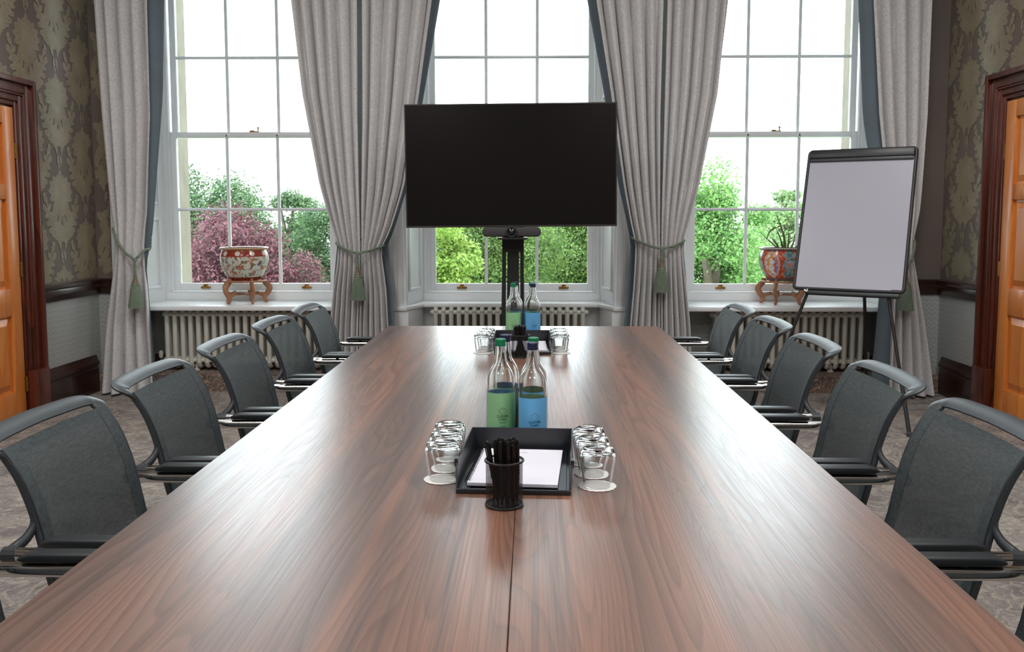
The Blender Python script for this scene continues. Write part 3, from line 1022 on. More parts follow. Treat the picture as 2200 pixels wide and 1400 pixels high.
def make_chair():
    r = thing('armchair', 'black mesh armchair', 'chair')
    hw = .222
    def sheet(u, v, off=0.0, x0=-hw, x1=hw, z0=.40, z1=.868):
        z = z0 + (z1 - z0) * v
        x = x0 + (x1 - x0) * u
        sag = .018 * (1 - (x / hw) ** 2)
        return (x, chair_profile(max(z, .43)) - sag * (1 - .3 * v) + off, z)
    MB().grid(lambda u, v: sheet(u, v), 14, 20).build('backrest', 'mesh_fabric', r, smooth=60, recalc=False)
    for s in (-1, 1):
        a, b = (-hw, -hw + .045) if s < 0 else (hw - .045, hw)
        MB().grid(lambda u, v: sheet(u, v, .0009, a, b), 3, 20).build('side_hem', 'mesh_hem', r, smooth=60, recalc=False)
    MB().grid(lambda u, v: sheet(u, v, .0016, -hw, hw, .846, .870), 14, 2).build('top_hem', 'mesh_hem', r, smooth=60, recalc=False)
    # side rails of the back
    for s in (-1, 1):
        zs = [.40, .45, .52, .60, .66, .72, .78, .825, .866]
        pts = [(s * (hw - .004), chair_profile(max(z, .43)) - .010, z) for z in zs]
        MB().tube(catmull(pts, 3), .0105, 8, flat=.65, up=(1, 0, 0)).build('side_rail', 'black_plastic', r)
    # flared handle across the top
    half = [(-.213, -.318, .838), (-.216, -.331, .855), (-.221, -.344, .868), (-.222, -.357, .877), (-.214, -.368, .883), (-.196, -.376, .886), (-.160, -.381, .888), (-.09, -.386, .889), (0, -.389, .890)]
    pts = half + [(-x, y, z) for x, y, z in reversed(half[:-1])]
    cur = catmull(pts, 4)
    n = len(cur)
    rs, fl, ups = [], [], []
    for i, p in enumerate(cur):
        f = abs(2 * i / (n - 1) - 1)
        rs.append(.0265 if f < .68 else .0265 - .0180 * (f - .68) / .32)
        fl.append(.26 if f < .68 else .26 + .40 * (f - .68) / .32)
        ups.append((0, .45, 1) if f < .6 else (-.5 * (1 if p.x > 0 else -1) * (f - .6) / .4, .45, 1))
    MB().tube(cur, rs, 10, flat=fl, up=ups).build('handle', 'black_plastic', r, smooth=70)
    # seat sling with side rails
    def seat(u, v):
        x = -.215 + .43 * u
        y = -.19 + .42 * v
        return (x, y, .452 - .022 * (1 - (2 * u - 1) ** 2) - .03 * max(0, (v - .8) / .2) ** 2 - .018 * (1 - v))
    MB().grid(seat, 10, 10).build('seat', 'mesh_hem', r, smooth=60, recalc=False, thick=.004)
    for s in (-1, 1):
        MB().tube(catmull([(s * .222, -.19, .432), (s * .222, 0, .45), (s * .222, .17, .452), (s * .222, .232, .43)], 4), .013, 8).build('seat_rail', 'black_plastic', r)
        # arm: chrome tube from behind the back, forward, and down as the front leg
        ax = s * .272
        path = [(ax, -.272, .658), (ax, -.1, .659), (ax, .05, .660), (ax, .15, .655), (ax, .20, .630), (ax, .222, .58), (ax, .228, .48), (ax, .235, .30), (ax, .245, .012)]
        MB().tube(catmull(path, 4), .0150, 12).build('arm_tube', 'chrome', r)
        MB().lathe([(0, 0), (.017, 0), (.017, .012), (0, .012)], 10, (ax, .245, 0)).build('foot_glide', 'black_plastic', r)
        # black bracket holding the rear of the arm to the back rail
        MB().tube(catmull([(s * (hw - .005), -.268, .722), (s * (hw - .002), -.267, .702), (s * (hw + .012), -.275, .680), (s * .252, -.290, .664), (s * .268, -.292, .659)], 4), [.007 + .0005 * q_ for q_ in range(17)], 8).build('arm_bracket', 'black_plastic', r, smooth=70)
        MB().tube([(ax, -.302, .658), (ax, -.272, .658)], .0165, 10).build('arm_end_cap', 'black_plastic', r)
        # armrest pad with chamfered ends
        poly = [(-.222, .682), (-.205, .677), (.085, .677), (.100, .683), (.085, .697), (-.190, .697), (-.212, .692)]
        MB().prism(poly, 'x', ax - .018, ax + .018).build('armrest_pad', 'pad', r, bevel=.006, seg=3, smooth=50)
        for my in (-.14, .03):
            MB().tube([(ax, my, .663), (ax, my, .680)], .008, 6).build('pad_mount', 'black_plastic', r)
        # rear leg
        MB().tube(catmull([(s * .226, -.02, .445), (s * .232, -.14, .36), (s * .240, -.235, .18), (s * .246, -.285, .012)], 4), .0125, 10).build('leg', 'chrome', r)
        MB().lathe([(0, 0), (.017, 0), (.017, .012), (0, .012)], 10, (s * .246, -.285, 0)).build('foot_glide', 'black_plastic', r)
        MB().tube([(s * .222, .19, .448), (ax, .228, .46)], .010, 8).build('seat_strut', 'chrome', r)
    MB().tube([(-.226, -.02, .44), (.226, -.02, .44)], .010, 8).build('cross_bar', 'chrome', r)
    return r


CH = make_chair()
ORD = ['window end', 'second from the window end', 'third from the window end', 'fourth from the window end', 'fifth from the window end', 'sixth from the window end']
left_y = [4.51, 3.90, 3.262, 2.632, 2.022, 1.405]
right_y = [4.53, 3.92, 3.305, 2.640, 2.030, 1.415]
jit = [0.015, -0.01, 0.008, 0.012, -0.008, 0.01]
first = True
for ys, x, rz, side in ((left_y, -0.818, -PI / 2, 'beech window side'), (right_y, 0.730, PI / 2, 'flip chart side')):
    for k, y in enumerate(ys):
        c = CH if first else copy_tree(CH)
        first = False
        c.location = (x + (0.0 if k < 2 else .006 * (1 if x < 0 else -1)), y, 0)
        c.rotation_euler = (0, 0, rz + jit[k] * (1 if x < 0 else -1))
        c['label'] = 'black mesh armchair on the %s of the table, %s' % (side, ORD[k] if k else 'nearest the windows')
        c['group'] = 'chairs along the ' + side
# ------------------------------------------------------------------ curtains
def curtain(label, left, right, npl, seed, lin_l=None, lin_r=None, y0=6.50, tie_z=1.13, bulge=.05, bottom=.02, top=3.72, group='grey window curtains'):
    """left/right: edge tables [(z, x)] ascending in z"""
    rr = random.Random(seed)
    root = thing('curtain', label, 'curtain', ((interp(left, bottom) + interp(right, bottom)) / 2, y0, bottom), group=group)
    ox, oy, oz = root.location
    ph = [rr.uniform(-.35, .35) for _ in range(npl + 2)]
    am = [rr.uniform(.55, 1.15) for _ in range(npl + 2)]
    nz, nt = 46, npl * 14
    zs = [bottom + (top - bottom) * (j / nz) for j in range(nz + 1)]
    def fold(t_, z):
        q = t_ * npl
        i = int(q)
        w = q - i
        a = am[i] * (1 - w) + am[i + 1] * w
        p_ = ph[i] * (1 - w) + ph[i + 1] * w
        s = abs(math.cos(PI * (q + p_ * .55 + .045 * math.sin(z * 1.3 + seed))))
        return a * (2.0 * s ** .62 - 1.2)
    def pt(u, v):
        z = zs[int(round(v * nz))]
        xl, xr = interp(left, z), interp(right, z)
        x = xl + (xr - xl) * u
        pinch = math.exp(-((z - tie_z) / .28) ** 2)
        low = smoothstep(tie_z, .1, z) if z < tie_z else 0
        amp = .058 * (1 - .60 * pinch) * (1 + .30 * low)
        y = y0 - amp * fold(u, z) - bulge * (.5 + .9 * pinch) * (1 - (2 * u - 1) ** 2)
        return (x - ox, y - oy, z - oz)
    m = MB().grid(pt, nt, nz)
    m.build('fabric', 'curtain', root, smooth=70, recalc=False, thick=.006)
    for tab, sgn in ((lin_l, -1), (lin_r, 1)):
        if not tab:
            continue
        zt = tab[-1][0]
        def lp(u, v):
            z = bottom + .01 + (zt - bottom - .01) * v
            xe = interp(left if sgn < 0 else right, z)
            xo = interp(tab, z)
            xi = xe - sgn * .05
            x = xi + (xo - xi) * u
            return (x - ox, y0 + .035 + .03 * u + .006 * math.sin(9 * u + 3 * v) - oy, z - oz)
        MB().grid(lp, 8, 40).build('lining', 'lining', root, smooth=60, recalc=False, thick=.003)
    return root


def rev(l):
    return sorted([(z, x) for x, z in l])


TOPZ = 3.72
cl_l = rev([(-3.255, TOPZ), (-3.243, 2.97), (-3.218, 2.118), (-3.185, 1.50), (-3.165, 1.25), (-3.160, 1.12), (-3.205, .80), (-3.246, .535), (-3.300, .02)])
cl_r = rev([(-2.815, TOPZ), (-2.836, 2.97), (-2.845, 2.118), (-2.900, 1.40), (-2.935, 1.16), (-2.935, 1.05), (-2.915, .70), (-2.912, .535), (-2.883, .02)])
curtain('grey curtain hanging beside the papered wall and copper beech window', cl_l, cl_r, 4, 3,
        lin_r=rev([(-2.715, TOPZ), (-2.754, 2.97), (-2.788, 2.29), (-2.866, 1.6), (-2.905, 1.25), (-2.965, 1.0), (-2.950, .7), (-2.930, .02)]))
ml_l = rev([(-1.83, TOPZ), (-1.775, 2.966), (-1.706, 2.287), (-1.587, 1.597), (-1.50, 1.26), (-1.462, 1.14), (-1.475, 1.0), (-1.503, .824), (-1.532, .52), (-1.55, .02)])
ml_c0 = rev([(-1.300, TOPZ), (-1.290, 2.964), (-1.300, 2.115), (-1.297, 1.4), (-1.296, 1.14), (-1.305, .8), (-1.318, .539), (-1.325, .02)])
ml_c1 = [(z, x + (.036 if z > 2 else .014 if z > 1.3 else .008)) for z, x in ml_c0]
ml_r = rev([(-.665, TOPZ), (-.741, 2.962), (-.843, 2.285), (-.962, 1.597), (-1.07, 1.26), (-1.142, 1.125), (-1.125, 1.0), (-1.105, .824), (-1.092, .52), (-1.08, .02)])
curtain('grey curtain gathered in the tied pair, on the copper beech window side', ml_l, ml_c0, 5, 5,
        lin_l=rev([(-1.86, TOPZ), (-1.80, 2.966), (-1.72, 2.287), (-1.597, 1.597), (-1.51, 1.26), (-1.49, 1.14), (-1.525, .82), (-1.558, .52), (-1.57, .02)]), bulge=.03)
curtain('grey curtain gathered in the tied pair between beech window and television', ml_c1, ml_r, 5, 8,
        lin_r=rev([(-.60, TOPZ), (-.686, 2.971), (-.812, 2.291), (-.945, 1.6), (-1.055, 1.26), (-1.118, 1.12), (-1.092, .95), (-1.075, .82), (-1.056, .53), (-1.05, .02)]), bulge=.03)
mr_l = rev([(.40, TOPZ), (.467, 2.957), (.583, 2.282), (.686, 1.596), (.745, 1.30), (.778, 1.16), (.772, 1.0), (.764, .826), (.739, .525), (.72, .02)])
mr_c0 = rev([(.955, TOPZ), (.960, 2.956), (.948, 2.111), (.955, 1.4), (.962, 1.143), (.964, .8), (.966, .543), (.97, .02)])
mr_c1 = [(z, x + (.030 if z > 2 else .014 if z > 1.3 else .008)) for z, x in mr_c0]
mr_r = rev([(1.47, TOPZ), (1.423, 2.954), (1.368, 2.281), (1.242, 1.595), (1.17, 1.30), (1.131, 1.17), (1.145, 1.0), (1.164, .827), (1.197, .526), (1.21, .02)])
curtain('grey curtain gathered in the tied pair between television and flip chart window', mr_l, mr_c0, 5, 12,
        lin_l=rev([(.32, TOPZ), (.408, 2.967), (.538, 2.288), (.655, 1.597), (.725, 1.30), (.752, 1.16), (.735, .95), (.728, .75), (.70, .525), (.69, .02)]), bulge=.03)
curtain('grey curtain gathered in the tied pair, on the flip chart window side', mr_c1, mr_r, 5, 14,
        lin_r=rev([(1.49, TOPZ), (1.45, 2.954), (1.382, 2.281), (1.252, 1.595), (1.18, 1.30), (1.145, 1.17), (1.17, .95), (1.178, .82), (1.208, .526), (1.22, .02)]), bulge=.03)
cr_l = rev([(2.44, TOPZ), (2.483, 2.95), (2.556, 2.109), (2.626, 1.595), (2.69, 1.28), (2.72, 1.144), (2.715, .9), (2.705, .547), (2.697, .02)])
cr_r = rev([(2.925, TOPZ), (2.917, 2.948), (2.916, 2.108), (2.891, 1.422), (2.86, 1.22), (2.850, 1.12), (2.90, .85), (2.959, .547), (3.045, .02)])
curtain('grey curtain hanging behind the flip chart beside the papered wall', cr_l, cr_r, 4, 21,
        lin_l=rev([(2.37, TOPZ), (2.409, 2.955), (2.471, 2.111), (2.586, 1.492), (2.65, 1.2), (2.645, 1.0), (2.639, .757), (2.606, .187), (2.60, .02)]))


def helix(cur, rad, turns, ph):
    out = []
    n = len(cur)
    for i, p in enumerate(cur):
        tg = (cur[min(i + 1, n - 1)] - cur[max(i - 1, 0)]).normalized()
        u = Vector((0, 0, 1)) if abs(tg.z) < .85 else Vector((1, 0, 0))
        a = (u - tg * u.dot(tg)).normalized()
        b = tg.cross(a)
        th = ph + turns * 2 * PI * i / (n - 1)
        out.append(p + a * rad * math.cos(th) + b * rad * math.sin(th))
    return out


def tieback(label, xl, zl, xm, zm, xr, zr, y_front, tassel_top):
    """rope round the curtain, knot low at the front, tassel hanging"""
    r = thing('curtain_tieback', label, 'tieback', (xm, y_front, tassel_top - .30), group='rope tiebacks with tassels')
    o = Vector(r.location)
    yb = 6.60
    loop = [Vector(p) - o for p in ((xm, y_front, zm), ((xm + xr) / 2, y_front + .012, zm * .62 + zr * .38), (xr, 6.475, zr), (xr - .01, yb - .02, zr + .015),
            (xm, yb + .005, max(zl, zr) + .03), (xl + .01, yb - .02, zl + .015), (xl, 6.475, zl), ((xl + xm) / 2, y_front + .012, zm * .62 + zl * .38), (xm, y_front, zm))]
    cur = catmull(loop, 14)
    for ph in (0, PI):
        MB().tube(helix(cur, .0058, 30, ph), .0062, 6, caps=False).build('rope_strand', 'tassel', r, smooth=60)
    k = Vector((xm, y_front, zm)) - o
    MB().lathe([(0, .018), (.012, .014), (.016, 0), (.012, -.014), (0, -.018)], 12, k).build('knot', 'tassel', r)
    drop = [k, k + Vector((0, -.004, -.05)), Vector((0, -.006, tassel_top - o.z + .07))]
    dc = catmull(drop, 10)
    for ph in (0, PI):
        MB().tube(helix(dc, .005, 4, ph), .006, 6).build('drop_cord', 'tassel', r, smooth=60)
    z0 = tassel_top - o.z
    c = (0, -.006, z0)
    MB().lathe([(0, .075), (.010, .072), (.013, .055), (.012, .045), (.020, .025), (.027, .008), (.028, 0), (0, 0)], 16, c).build('tassel_neck', 'tassel_neck', r)
    MB().lathe([(.030, .004), (.034, -.004), (.030, -.012), (.034, -.018), (.031, -.024), (0, -.024)], 18, c).build('tassel_collar', 'tassel', r)
    # fringe of separate cords
    m = MB()
    n = 44
    for i in range(n):
        a = 2 * PI * i / n
        w = rnd.uniform(.94, 1.06)
        top_ = (c[0] + .031 * math.cos(a), c[1] + .031 * math.sin(a), z0 - .02)
        mid = (c[0] + .040 * w * math.cos(a), c[1] + .040 * w * math.sin(a), z0 - .09)
        bot = (c[0] + .052 * w * math.cos(a), c[1] + .052 * w * math.sin(a), z0 - .172 - rnd.uniform(0, .008))
        m.tube([top_, mid, bot], [.003, .0034, .0036], 4)
    m.lathe([(.029, -.02), (.037, -.09), (.046, -.168), (0, -.168)], 20, c)
    m.build('tassel_skirt', 'tassel', r, smooth=60)


tieback('green rope tieback with tassel on the curtain beside the copper beech window wall', -3.165, 1.27, -2.965, 1.045, -2.925, 1.12, 6.385, .865)
tieback('green rope tieback with tassel on the curtain pair beside the copper beech window', -1.47, 1.165, -1.300, 1.095, -1.137, 1.145, 6.40, .925)
tieback('green rope tieback with tassel on the curtain pair beside the flip chart window', .772, 1.20, .962, 1.13, 1.135, 1.185, 6.40, .985)
tieback('green rope tieback with tassel half hidden behind the flip chart', 2.715, 1.07, 2.765, 1.0, 2.855, 1.185, 6.385, .855)

# ------------------------------------------------------------------ radiators
def section_mesh():
    m = MB()
    H = 0.455
    for dy in (-.052, 0, .052):
        m.tube([(0, dy, .03), (0, dy, H - .03)], .0195 if dy < 0 else .013, 8, caps=False)
    for z0, s in ((H - .03, 1), (.03, -1)):
        pts = [(0, -.052, z0), (0, -.046, z0 + s * .018), (0, -.025, z0 + s * .028), (0, 0, z0 + s * .030), (0, .025, z0 + s * .028), (0, .046, z0 + s * .018), (0, .052, z0)]
        m.tube(pts, .0195, 8, up=(1, 0, 0))
    for z0 in (H - .035, .05):
        m.tube([(-.0315, 0, z0), (-.02, 0, z0), (0, 0, z0), (.02, 0, z0), (.0315, 0, z0)], [.022, .027, .030, .027, .022], 10)
        m.tube([(-.0315, -.038, z0), (.0315, -.038, z0)], .020, 8)
    return m.mesh('section', 'radiator', smooth=50)


SEC = section_mesh()
def radiator(label, x0, n, y, valve_side):
    H = .455
    z = STEP_H + .035
    r = thing('column_radiator', label, 'radiator', (x0 + n * .063 / 2, y, STEP_H), group='cast iron radiators under the windows')
    for i in range(n):
        place('section', SEC, r, ((i - (n - 1) / 2) * .063, 0, .035))
    for s in (-1, 1):
        xx = s * (n / 2 - 4) * .063
        MB().tube([(xx, -.02, .0), (xx, -.02, .012), (xx, -.02, .02), (xx, -.02, .06)], [.026, .024, .012, .012], 10).build('foot', 'radiator', r)
        xe = s * n * .063 / 2
        MB().tube([(xe - s * .01, 0, .455), (xe + s * .012, 0, .455), (xe + s * .022, 0, .455)], [.026, .020, .007], 10).build('end_plug', 'radiator', r)
        MB().tube([(xe - s * .01, 0, .085), (xe + s * .016, 0, .085)], [.022, .016], 10).build('end_plug', 'radiator', r)
    xe = valve_side * (n * .063 / 2 + .016)
    vx = xe + valve_side * .03
    v = MB().tube([(xe, 0, .085), (vx, 0, .085)], .012, 8).tube([(vx, 0, 0.0), (vx, 0, .10)], .010, 8)
    v.build('valve_pipe', 'chrome', r)
    MB().lathe([(0, .10), (.016, .10), (.018, .12), (.016, .145), (.010, .155), (0, .155)], 12, (vx, 0, 0)).build('valve_knob', 'radiator', r)


radiator('white column radiator under the copper beech window', -2.955, 20, 6.86, -1)
radiator('white column radiator under the window behind the television', -.815, 20, 7.02, 1)
radiator('white column radiator under the window behind the flip chart', 1.44, 19, 6.86, 1)

# ------------------------------------------------------------------ television on its stand
tv = thing('television', 'large black flat screen television with dark blank screen', 'television', (-.14, 5.72, 1.705))
tv.rotation_euler = (0, math.radians(-.5), math.radians(-.3))
TW, TH = .698, .404
MB().box(-TW, TW, .0, .028, -TH, TH).box(-.45, .45, .026, .06, -.28, .22).build('housing', 'black_plastic', tv, bevel=.004)
fr = MB()
fr.box(-TW, TW, -.006, .002, TH - .010, TH).box(-TW, TW, -.006, .002, -TH, -TH + .012).box(-TW, -TW + .009, -.006, .002, -TH + .012, TH - .010).box(TW - .009, TW, -.006, .002, -TH + .012, TH - .010)
fr.build('bezel', 'bezel', tv, bevel=.0015, seg=1)
MB().box(-TW + .009, TW - .009, -.002, .001, -TH + .012, TH - .010).build('screen', 'screen', tv, smooth=0)
MB().box(-.03, .03, -.001, .02, -TH - .010, -TH).build('sensor_tab', 'black_plastic', tv, smooth=0)

st = thing('television_stand', 'black floor stand with slotted column behind the bottles', 'stand', (-.128, 5.83, 0))
col = MB()
W2 = .072
zt_ = 1.60
# slotted front plate: centre strip, side strips, solid head and foot
def strip(xa0, xa1, xb0, xb1, z0, z1, y0=-.02, y1=.0):
    col.add([(xa0, y0, z0), (xa1, y0, z0), (xa1, y1, z0), (xa0, y1, z0), (xb0, y0, z1), (xb1, y0, z1), (xb1, y1, z1), (xb0, y1, z1)],
            [(0, 3, 2, 1), (4, 5, 6, 7), (0, 1, 5, 4), (1, 2, 6, 5), (2, 3, 7, 6), (3, 0, 4, 7)])
strip(-.088, .080, -.078, .076, .10, .79)
strip(-.078, -.049, -W2, -.046, .79, 1.13)
strip(-.041, .041, -.038, .040, .79, 1.13)
strip(.049, .076, .048, .073, .79, 1.13)
strip(-W2, .073, -W2, .073, 1.13, zt_)
col.build('column', 'black_metal', st, bevel=.002, seg=1)
MB().box(-.074, -.056, .0, .04, .10, zt_).box(.055, .073, .0, .04, .10, zt_).build('rear_post', 'black_metal', st, bevel=.002, seg=1)
MB().box(-.25, .25, -.045, -.022, 1.44, 1.50).box(-.25, .25, -.05, -.026, 1.80, 1.86).box(-.22, -.19, -.045, -.022, 1.4, 1.9).box(.19, .22, -.045, -.022, 1.4, 1.9).build('mount_bracket', 'black_metal', st, smooth=0)
MB().box(-.40, .40, -.05, .05, .06, .10).box(-.42, -.36, -.36, .30, .05, .09).box(.36, .42, -.36, .30, .05, .09).build('base', 'black_metal', st, bevel=.004)
for sx in (-.39, .39):
    for sy in (-.33, .27):
        m = MB().tube([(sx - .012, sy, .028), (sx + .012, sy, .028)], .028, 14).box(sx - .016, sx + .016, sy - .012, sy + .012, .028, .055)
        m.build('caster', 'black_plastic', st)
MB().box(-.098, .098, -.20, -.018, 1.220, 1.232).box(-.05, .05, -.03, -.018, 1.17, 1.222).build('shelf', 'black_metal', st, bevel=.002, seg=1)

vc = thing('conference_camera', 'dark bar shaped conference camera with round lens below the television', 'camera', (-.134, 5.68, 1.2335))
bar = []
for i in range(24):
    a = 2 * PI * i / 24
    cx_ = .162 if math.cos(a) >= 0 else -.162
    bar.append((cx_ + .030 * math.cos(a), .036 + .030 * math.sin(a)))
MB().prism(bar, 'y', -.03, .045).build('speaker_bar', 'camera_grey', vc, bevel=.006, smooth=50)
MB().prism([(p[0] * 1.008, .036 + (p[1] - .036) * 1.06) for p in bar], 'y', -.018, .034).build('bar_rim', 'black_plastic', vc, smooth=50)
lens = MB()
for (r_, y_a) in ():
    pass
def ylathe(prof, n=28, c=(0, 0, 0)):
    m = MB().lathe([(r_, y_) for r_, y_ in prof], n)
    m.v = [(c[0] + x, c[1] - z, c[2] + y) for x, y, z in m.v]
    return m
ylathe([(0, -.03), (.038, -.03), (.038, .042), (.034, .048), (.029, .048), (.026, .040), (0, .040)], c=(0, 0, .036)).build('lens_housing', 'black_plastic', vc)
ylathe([(0, .050), (.010, .0485), (.019, .045), (.0255, .0405), (0, .0400)], c=(0, 0, .036)).build('lens', 'lens', vc)
MB().box(-.05, .05, -.02, .03, -.0012, .008).build('camera_foot', 'black_plastic', vc, smooth=0)

# ------------------------------------------------------------------ flip chart easel
ez = thing('flip_chart_easel', 'white flip chart board on a black tripod easel', 'easel', (2.155, 5.806, 0))
YAWB, TILT = -.559, .332
ax_ = Vector((math.cos(YAWB), math.sin(YAWB), 0))
nz_ = Vector((-math.sin(YAWB), math.cos(YAWB), 0))
ay_ = Vector((0, 0, 1)) * math.cos(TILT) + nz_ * math.sin(TILT)
an_ = ax_.cross(ay_)            # towards the room
BC = Vector((0, 0, 1.354))
def bp(a, b, c):
    return tuple(BC + ax_ * a + ay_ * b + an_ * c)
def bbox(m, a0, a1, b0, b1, c0, c1):
    vv = [bp(a, b, c) for a in (a0, a1) for b in (b0, b1) for c in (c0, c1)]
    return m.add(vv, [(0, 1, 3, 2), (4, 6, 7, 5), (0, 4, 5, 1), (2, 3, 7, 6), (0, 2, 6, 4), (1, 5, 7, 3)])
bbox(MB(), -.34, .34, -.49, .49, -.012, .004).build('whiteboard', 'board', ez, smooth=0)
ring = []
for cx_, cy_, a0 in ((.32, .47, 0), (-.32, .47, 90), (-.32, -.47, 180), (.32, -.47, 270)):
    for k in range(6):
        a = math.radians(a0 + 18 * k)
        ring.append(bp(cx_ + .024 * math.cos(a), cy_ + .024 * math.sin(a), .0))
MB().tube(ring, .012, 8, closed=True, flat=1.1, up=tuple(an_)).build('frame', 'white_board_frame', ez, smooth=50)
m = bbox(MB(), -.335, .335, .435, .492, .004, .026)
m.build('top_clamp', 'white_board_frame', ez, bevel=.006)
m = bbox(MB(), -.332, .332, .412, .437, .004, .018)
m.build('clamp_bar', 'black_plastic', ez, bevel=.004)
m = bbox(MB(), -.245, .325, -.535, -.512, -.012, .035)
m.build('pen_tray', 'black_plastic', ez, bevel=.004)
bbox(MB(), -.275, -.245, -.525, -.50, -.02, .02).build('leg_collar', 'chrome', ez, bevel=.004)
for s, foot in ((-1, (-.52, -.22)), (1, (.43, -.22))):
    top_ = Vector(bp(s * .25, -.505, -.012))
    f_ = ax_ * foot[0] + nz_ * -.30
    MB().tube([top_, Vector((f_.x, f_.y, .02))], .011, 8).build('leg', 'black_metal', ez)
    MB().tube([top_ + (Vector((f_.x, f_.y, .02)) - top_) * .55, Vector((f_.x, f_.y, .012))], .014, 8).build('leg_sleeve', 'black_plastic', ez)
    MB().lathe([(0, 0), (.018, 0), (.018, .02), (.012, .03), (0, .03)], 10, (f_.x, f_.y, 0)).build('foot', 'black_plastic', ez)
top_ = Vector(bp(0.02, .25, -.02))
f_ = ax_ * .0 + nz_ * .62
MB().tube([top_, Vector((f_.x, f_.y, .012))], .012, 8).build('leg', 'black_metal', ez)
MB().lathe([(0, 0), (.018, 0), (.018, .02), (.012, .03), (0, .03)], 10, (f_.x, f_.y, 0)).build('foot', 'black_plastic', ez)
bbox(MB(), .27, .325, -.4835, -.4775, .004, .0046).build('maker_mark', 'ink', ez, smooth=0)

# ------------------------------------------------------------------ planters on carved stands
def stand(label, x, y, rz):
    r = thing('carved_stand', label, 'stand', (x, y, ZSILL), rz, group='carved wooden pot stands')
    ztop = .205
    MB().lathe([(.100, .172), (.168, .172), (.172, .180), (.168, .188), (.150, .188), (.150, .180), (.100, .180)], 28, closed=True).build('top_ring', 'terracotta_wood', r, smooth=40)
    for k in range(5):
        a = 2 * PI * k / 5
        d = Vector((math.cos(a), math.sin(a), 0))
        side = Vector((-d.y, d.x, 0))
        # cabriole outline in the radial plane, given thickness
        spine = [(.148, .205), (.150, .175), (.172, .150), (.192, .120), (.176, .080), (.152, .045), (.160, .018), (.178, .012)]
        cur = catmull([(d * p[0] + Vector((0, 0, p[1]))) for p in spine], 4)
        n = len(cur)
        rs = [.017 + .007 * math.sin(PI * min(1, i / (n * .75))) for i in range(n)]
        rs[-1] = .010
        MB().tube(cur, rs, 8, up=tuple(side), flat=.62).build('leg', 'terracotta_wood', r, smooth=60)
        sp = catmull([(d * p[0] + Vector((0, 0, p[1]))) for p in ((.160, .062), (.128, .066), (.104, .078), (.106, .092))], 4)
        MB().tube(sp, [.014] * 9 + [.016] * 4, 8, up=tuple(side), flat=.6).build('scroll', 'terracotta_wood', r, smooth=60)
        b = 2 * PI * (k + 2) / 5
        e = Vector((math.cos(b), math.sin(b), 0))
        pts = [d * .112 + Vector((0, 0, .072)), d * .09 + Vector((0, 0, .072))]
        MB().tube([d * .115 + Vector((0, 0, .072)), Vector((0, 0, .072))], .0075, 6).build('stretcher', 'terracotta_wood', r)
    return r


POT_PROF = [(0, 0), (.122, 0), (.128, .012), (.150, .045), (.174, .095), (.187, .145), (.190, .185), (.184, .215), (.174, .236), (.172, .244), (.187, .250), (.190, .258), (.186, .264),
            (.176, .262), (.168, .250), (.166, .236), (.176, .205), (.181, .175), (.176, .130), (.160, .09), (.135, .045), (.10, .02), (0, .018)]
def planter(label, x, y, mat, rz):
    r = thing('porcelain_planter', label, 'planter', (x, y, ZSILL + .1885), rz)
    MB().lathe(POT_PROF, 48).build('bowl', mat, r, smooth=50)
    MB().lathe([(.160, .264), (.187, .266), (.191, .261), (.187, .2575), (.165, .2575)], 48, closed=True).build('rim', 'pot_rim', r, smooth=50)
    return r
M['pot_rim'] = simple('pot_rim_glaze', (224, 214, 198), 0.2, var=0.05)
stand('carved wooden stand under the pale floral planter', -2.345, 6.985, .35)
planter('pale famille style planter with red collar on the carved stand', -2.345, 6.985, 'pot_a', -.6)
stand('carved wooden stand under the orange and teal planter', 2.03, 6.985, .35)
pb = planter('orange and teal patterned planter holding a spiky plant', 2.03, 6.985, 'pot_b', 0)
MB().lathe([(0, .228), (.08, .232), (.160, .226), (.160, .20), (0, .20)], 30).build('soil', 'soil', pb)

al = thing('aloe_plant', 'small spiky green plant growing in the patterned planter', 'plant', (2.03, 6.985, ZSILL + .1885 + .228))
leaves = [([(-.02, -.01, 0), (-.10, -.03, .07), (-.21, -.05, .165)], .012), ([(0, 0, 0), (-.03, -.02, .10), (-.075, -.03, .20)], .012), ([(-.075, -.03, .20), (-.13, -.05, .16), (-.165, -.06, .07)], .010),
          ([(.01, 0, 0), (.0, 0, .13), (-.06, .01, .30)], .013), ([(.03, 0, 0), (.04, 0, .10), (.03, 0, .20)], .010), ([(.015, .01, 0), (.01, .01, .08), (.006, .01, .14)], .017),
          ([(-.05, -.02, 0), (-.055, -.02, .05), (-.06, -.02, .075)], .015), ([(.09, -.01, 0), (.11, -.02, .05), (.17, -.03, .10), (.24, -.04, .12)], .012), ([(.08, .01, 0), (.11, .0, .045), (.16, 0, .05)], .013),
          ([(.06, .02, 0), (.09, .03, .09), (.10, .04, .15)], .011), ([(.11, 0, 0), (.14, 0, .06), (.19, .01, .07)], .012), ([(-.01, .03, 0), (-.06, .06, .09), (-.10, .08, .13)], .011)]
for pts, w in leaves:
    cur = catmull(pts, 5)
    n = len(cur)
    MB().tube(cur, [w * (1 - .85 * (i / (n - 1)) ** 1.6) for i in range(n)], 6, flat=.35, up=(0, -.6, .8)).build('leaf', 'leaf_plant', al, smooth=60)

# ------------------------------------------------------------------ table settings
def text_mesh(txt, size, name='lettering'):
    cu = bpy.data.curves.new(name, 'FONT')
    cu.body = txt
    cu.size = size
    cu.align_x = 'CENTER'
    cu.extrude = 0.00008
    cu.resolution_u = 2
    o = bpy.data.objects.new(name, cu)
    COL.objects.link(o)
    dg = bpy.context.evaluated_depsgraph_get()
    me = bpy.data.meshes.new_from_object(o.evaluated_get(dg))
    bpy.data.objects.remove(o)
    bpy.data.curves.remove(cu)
    return me


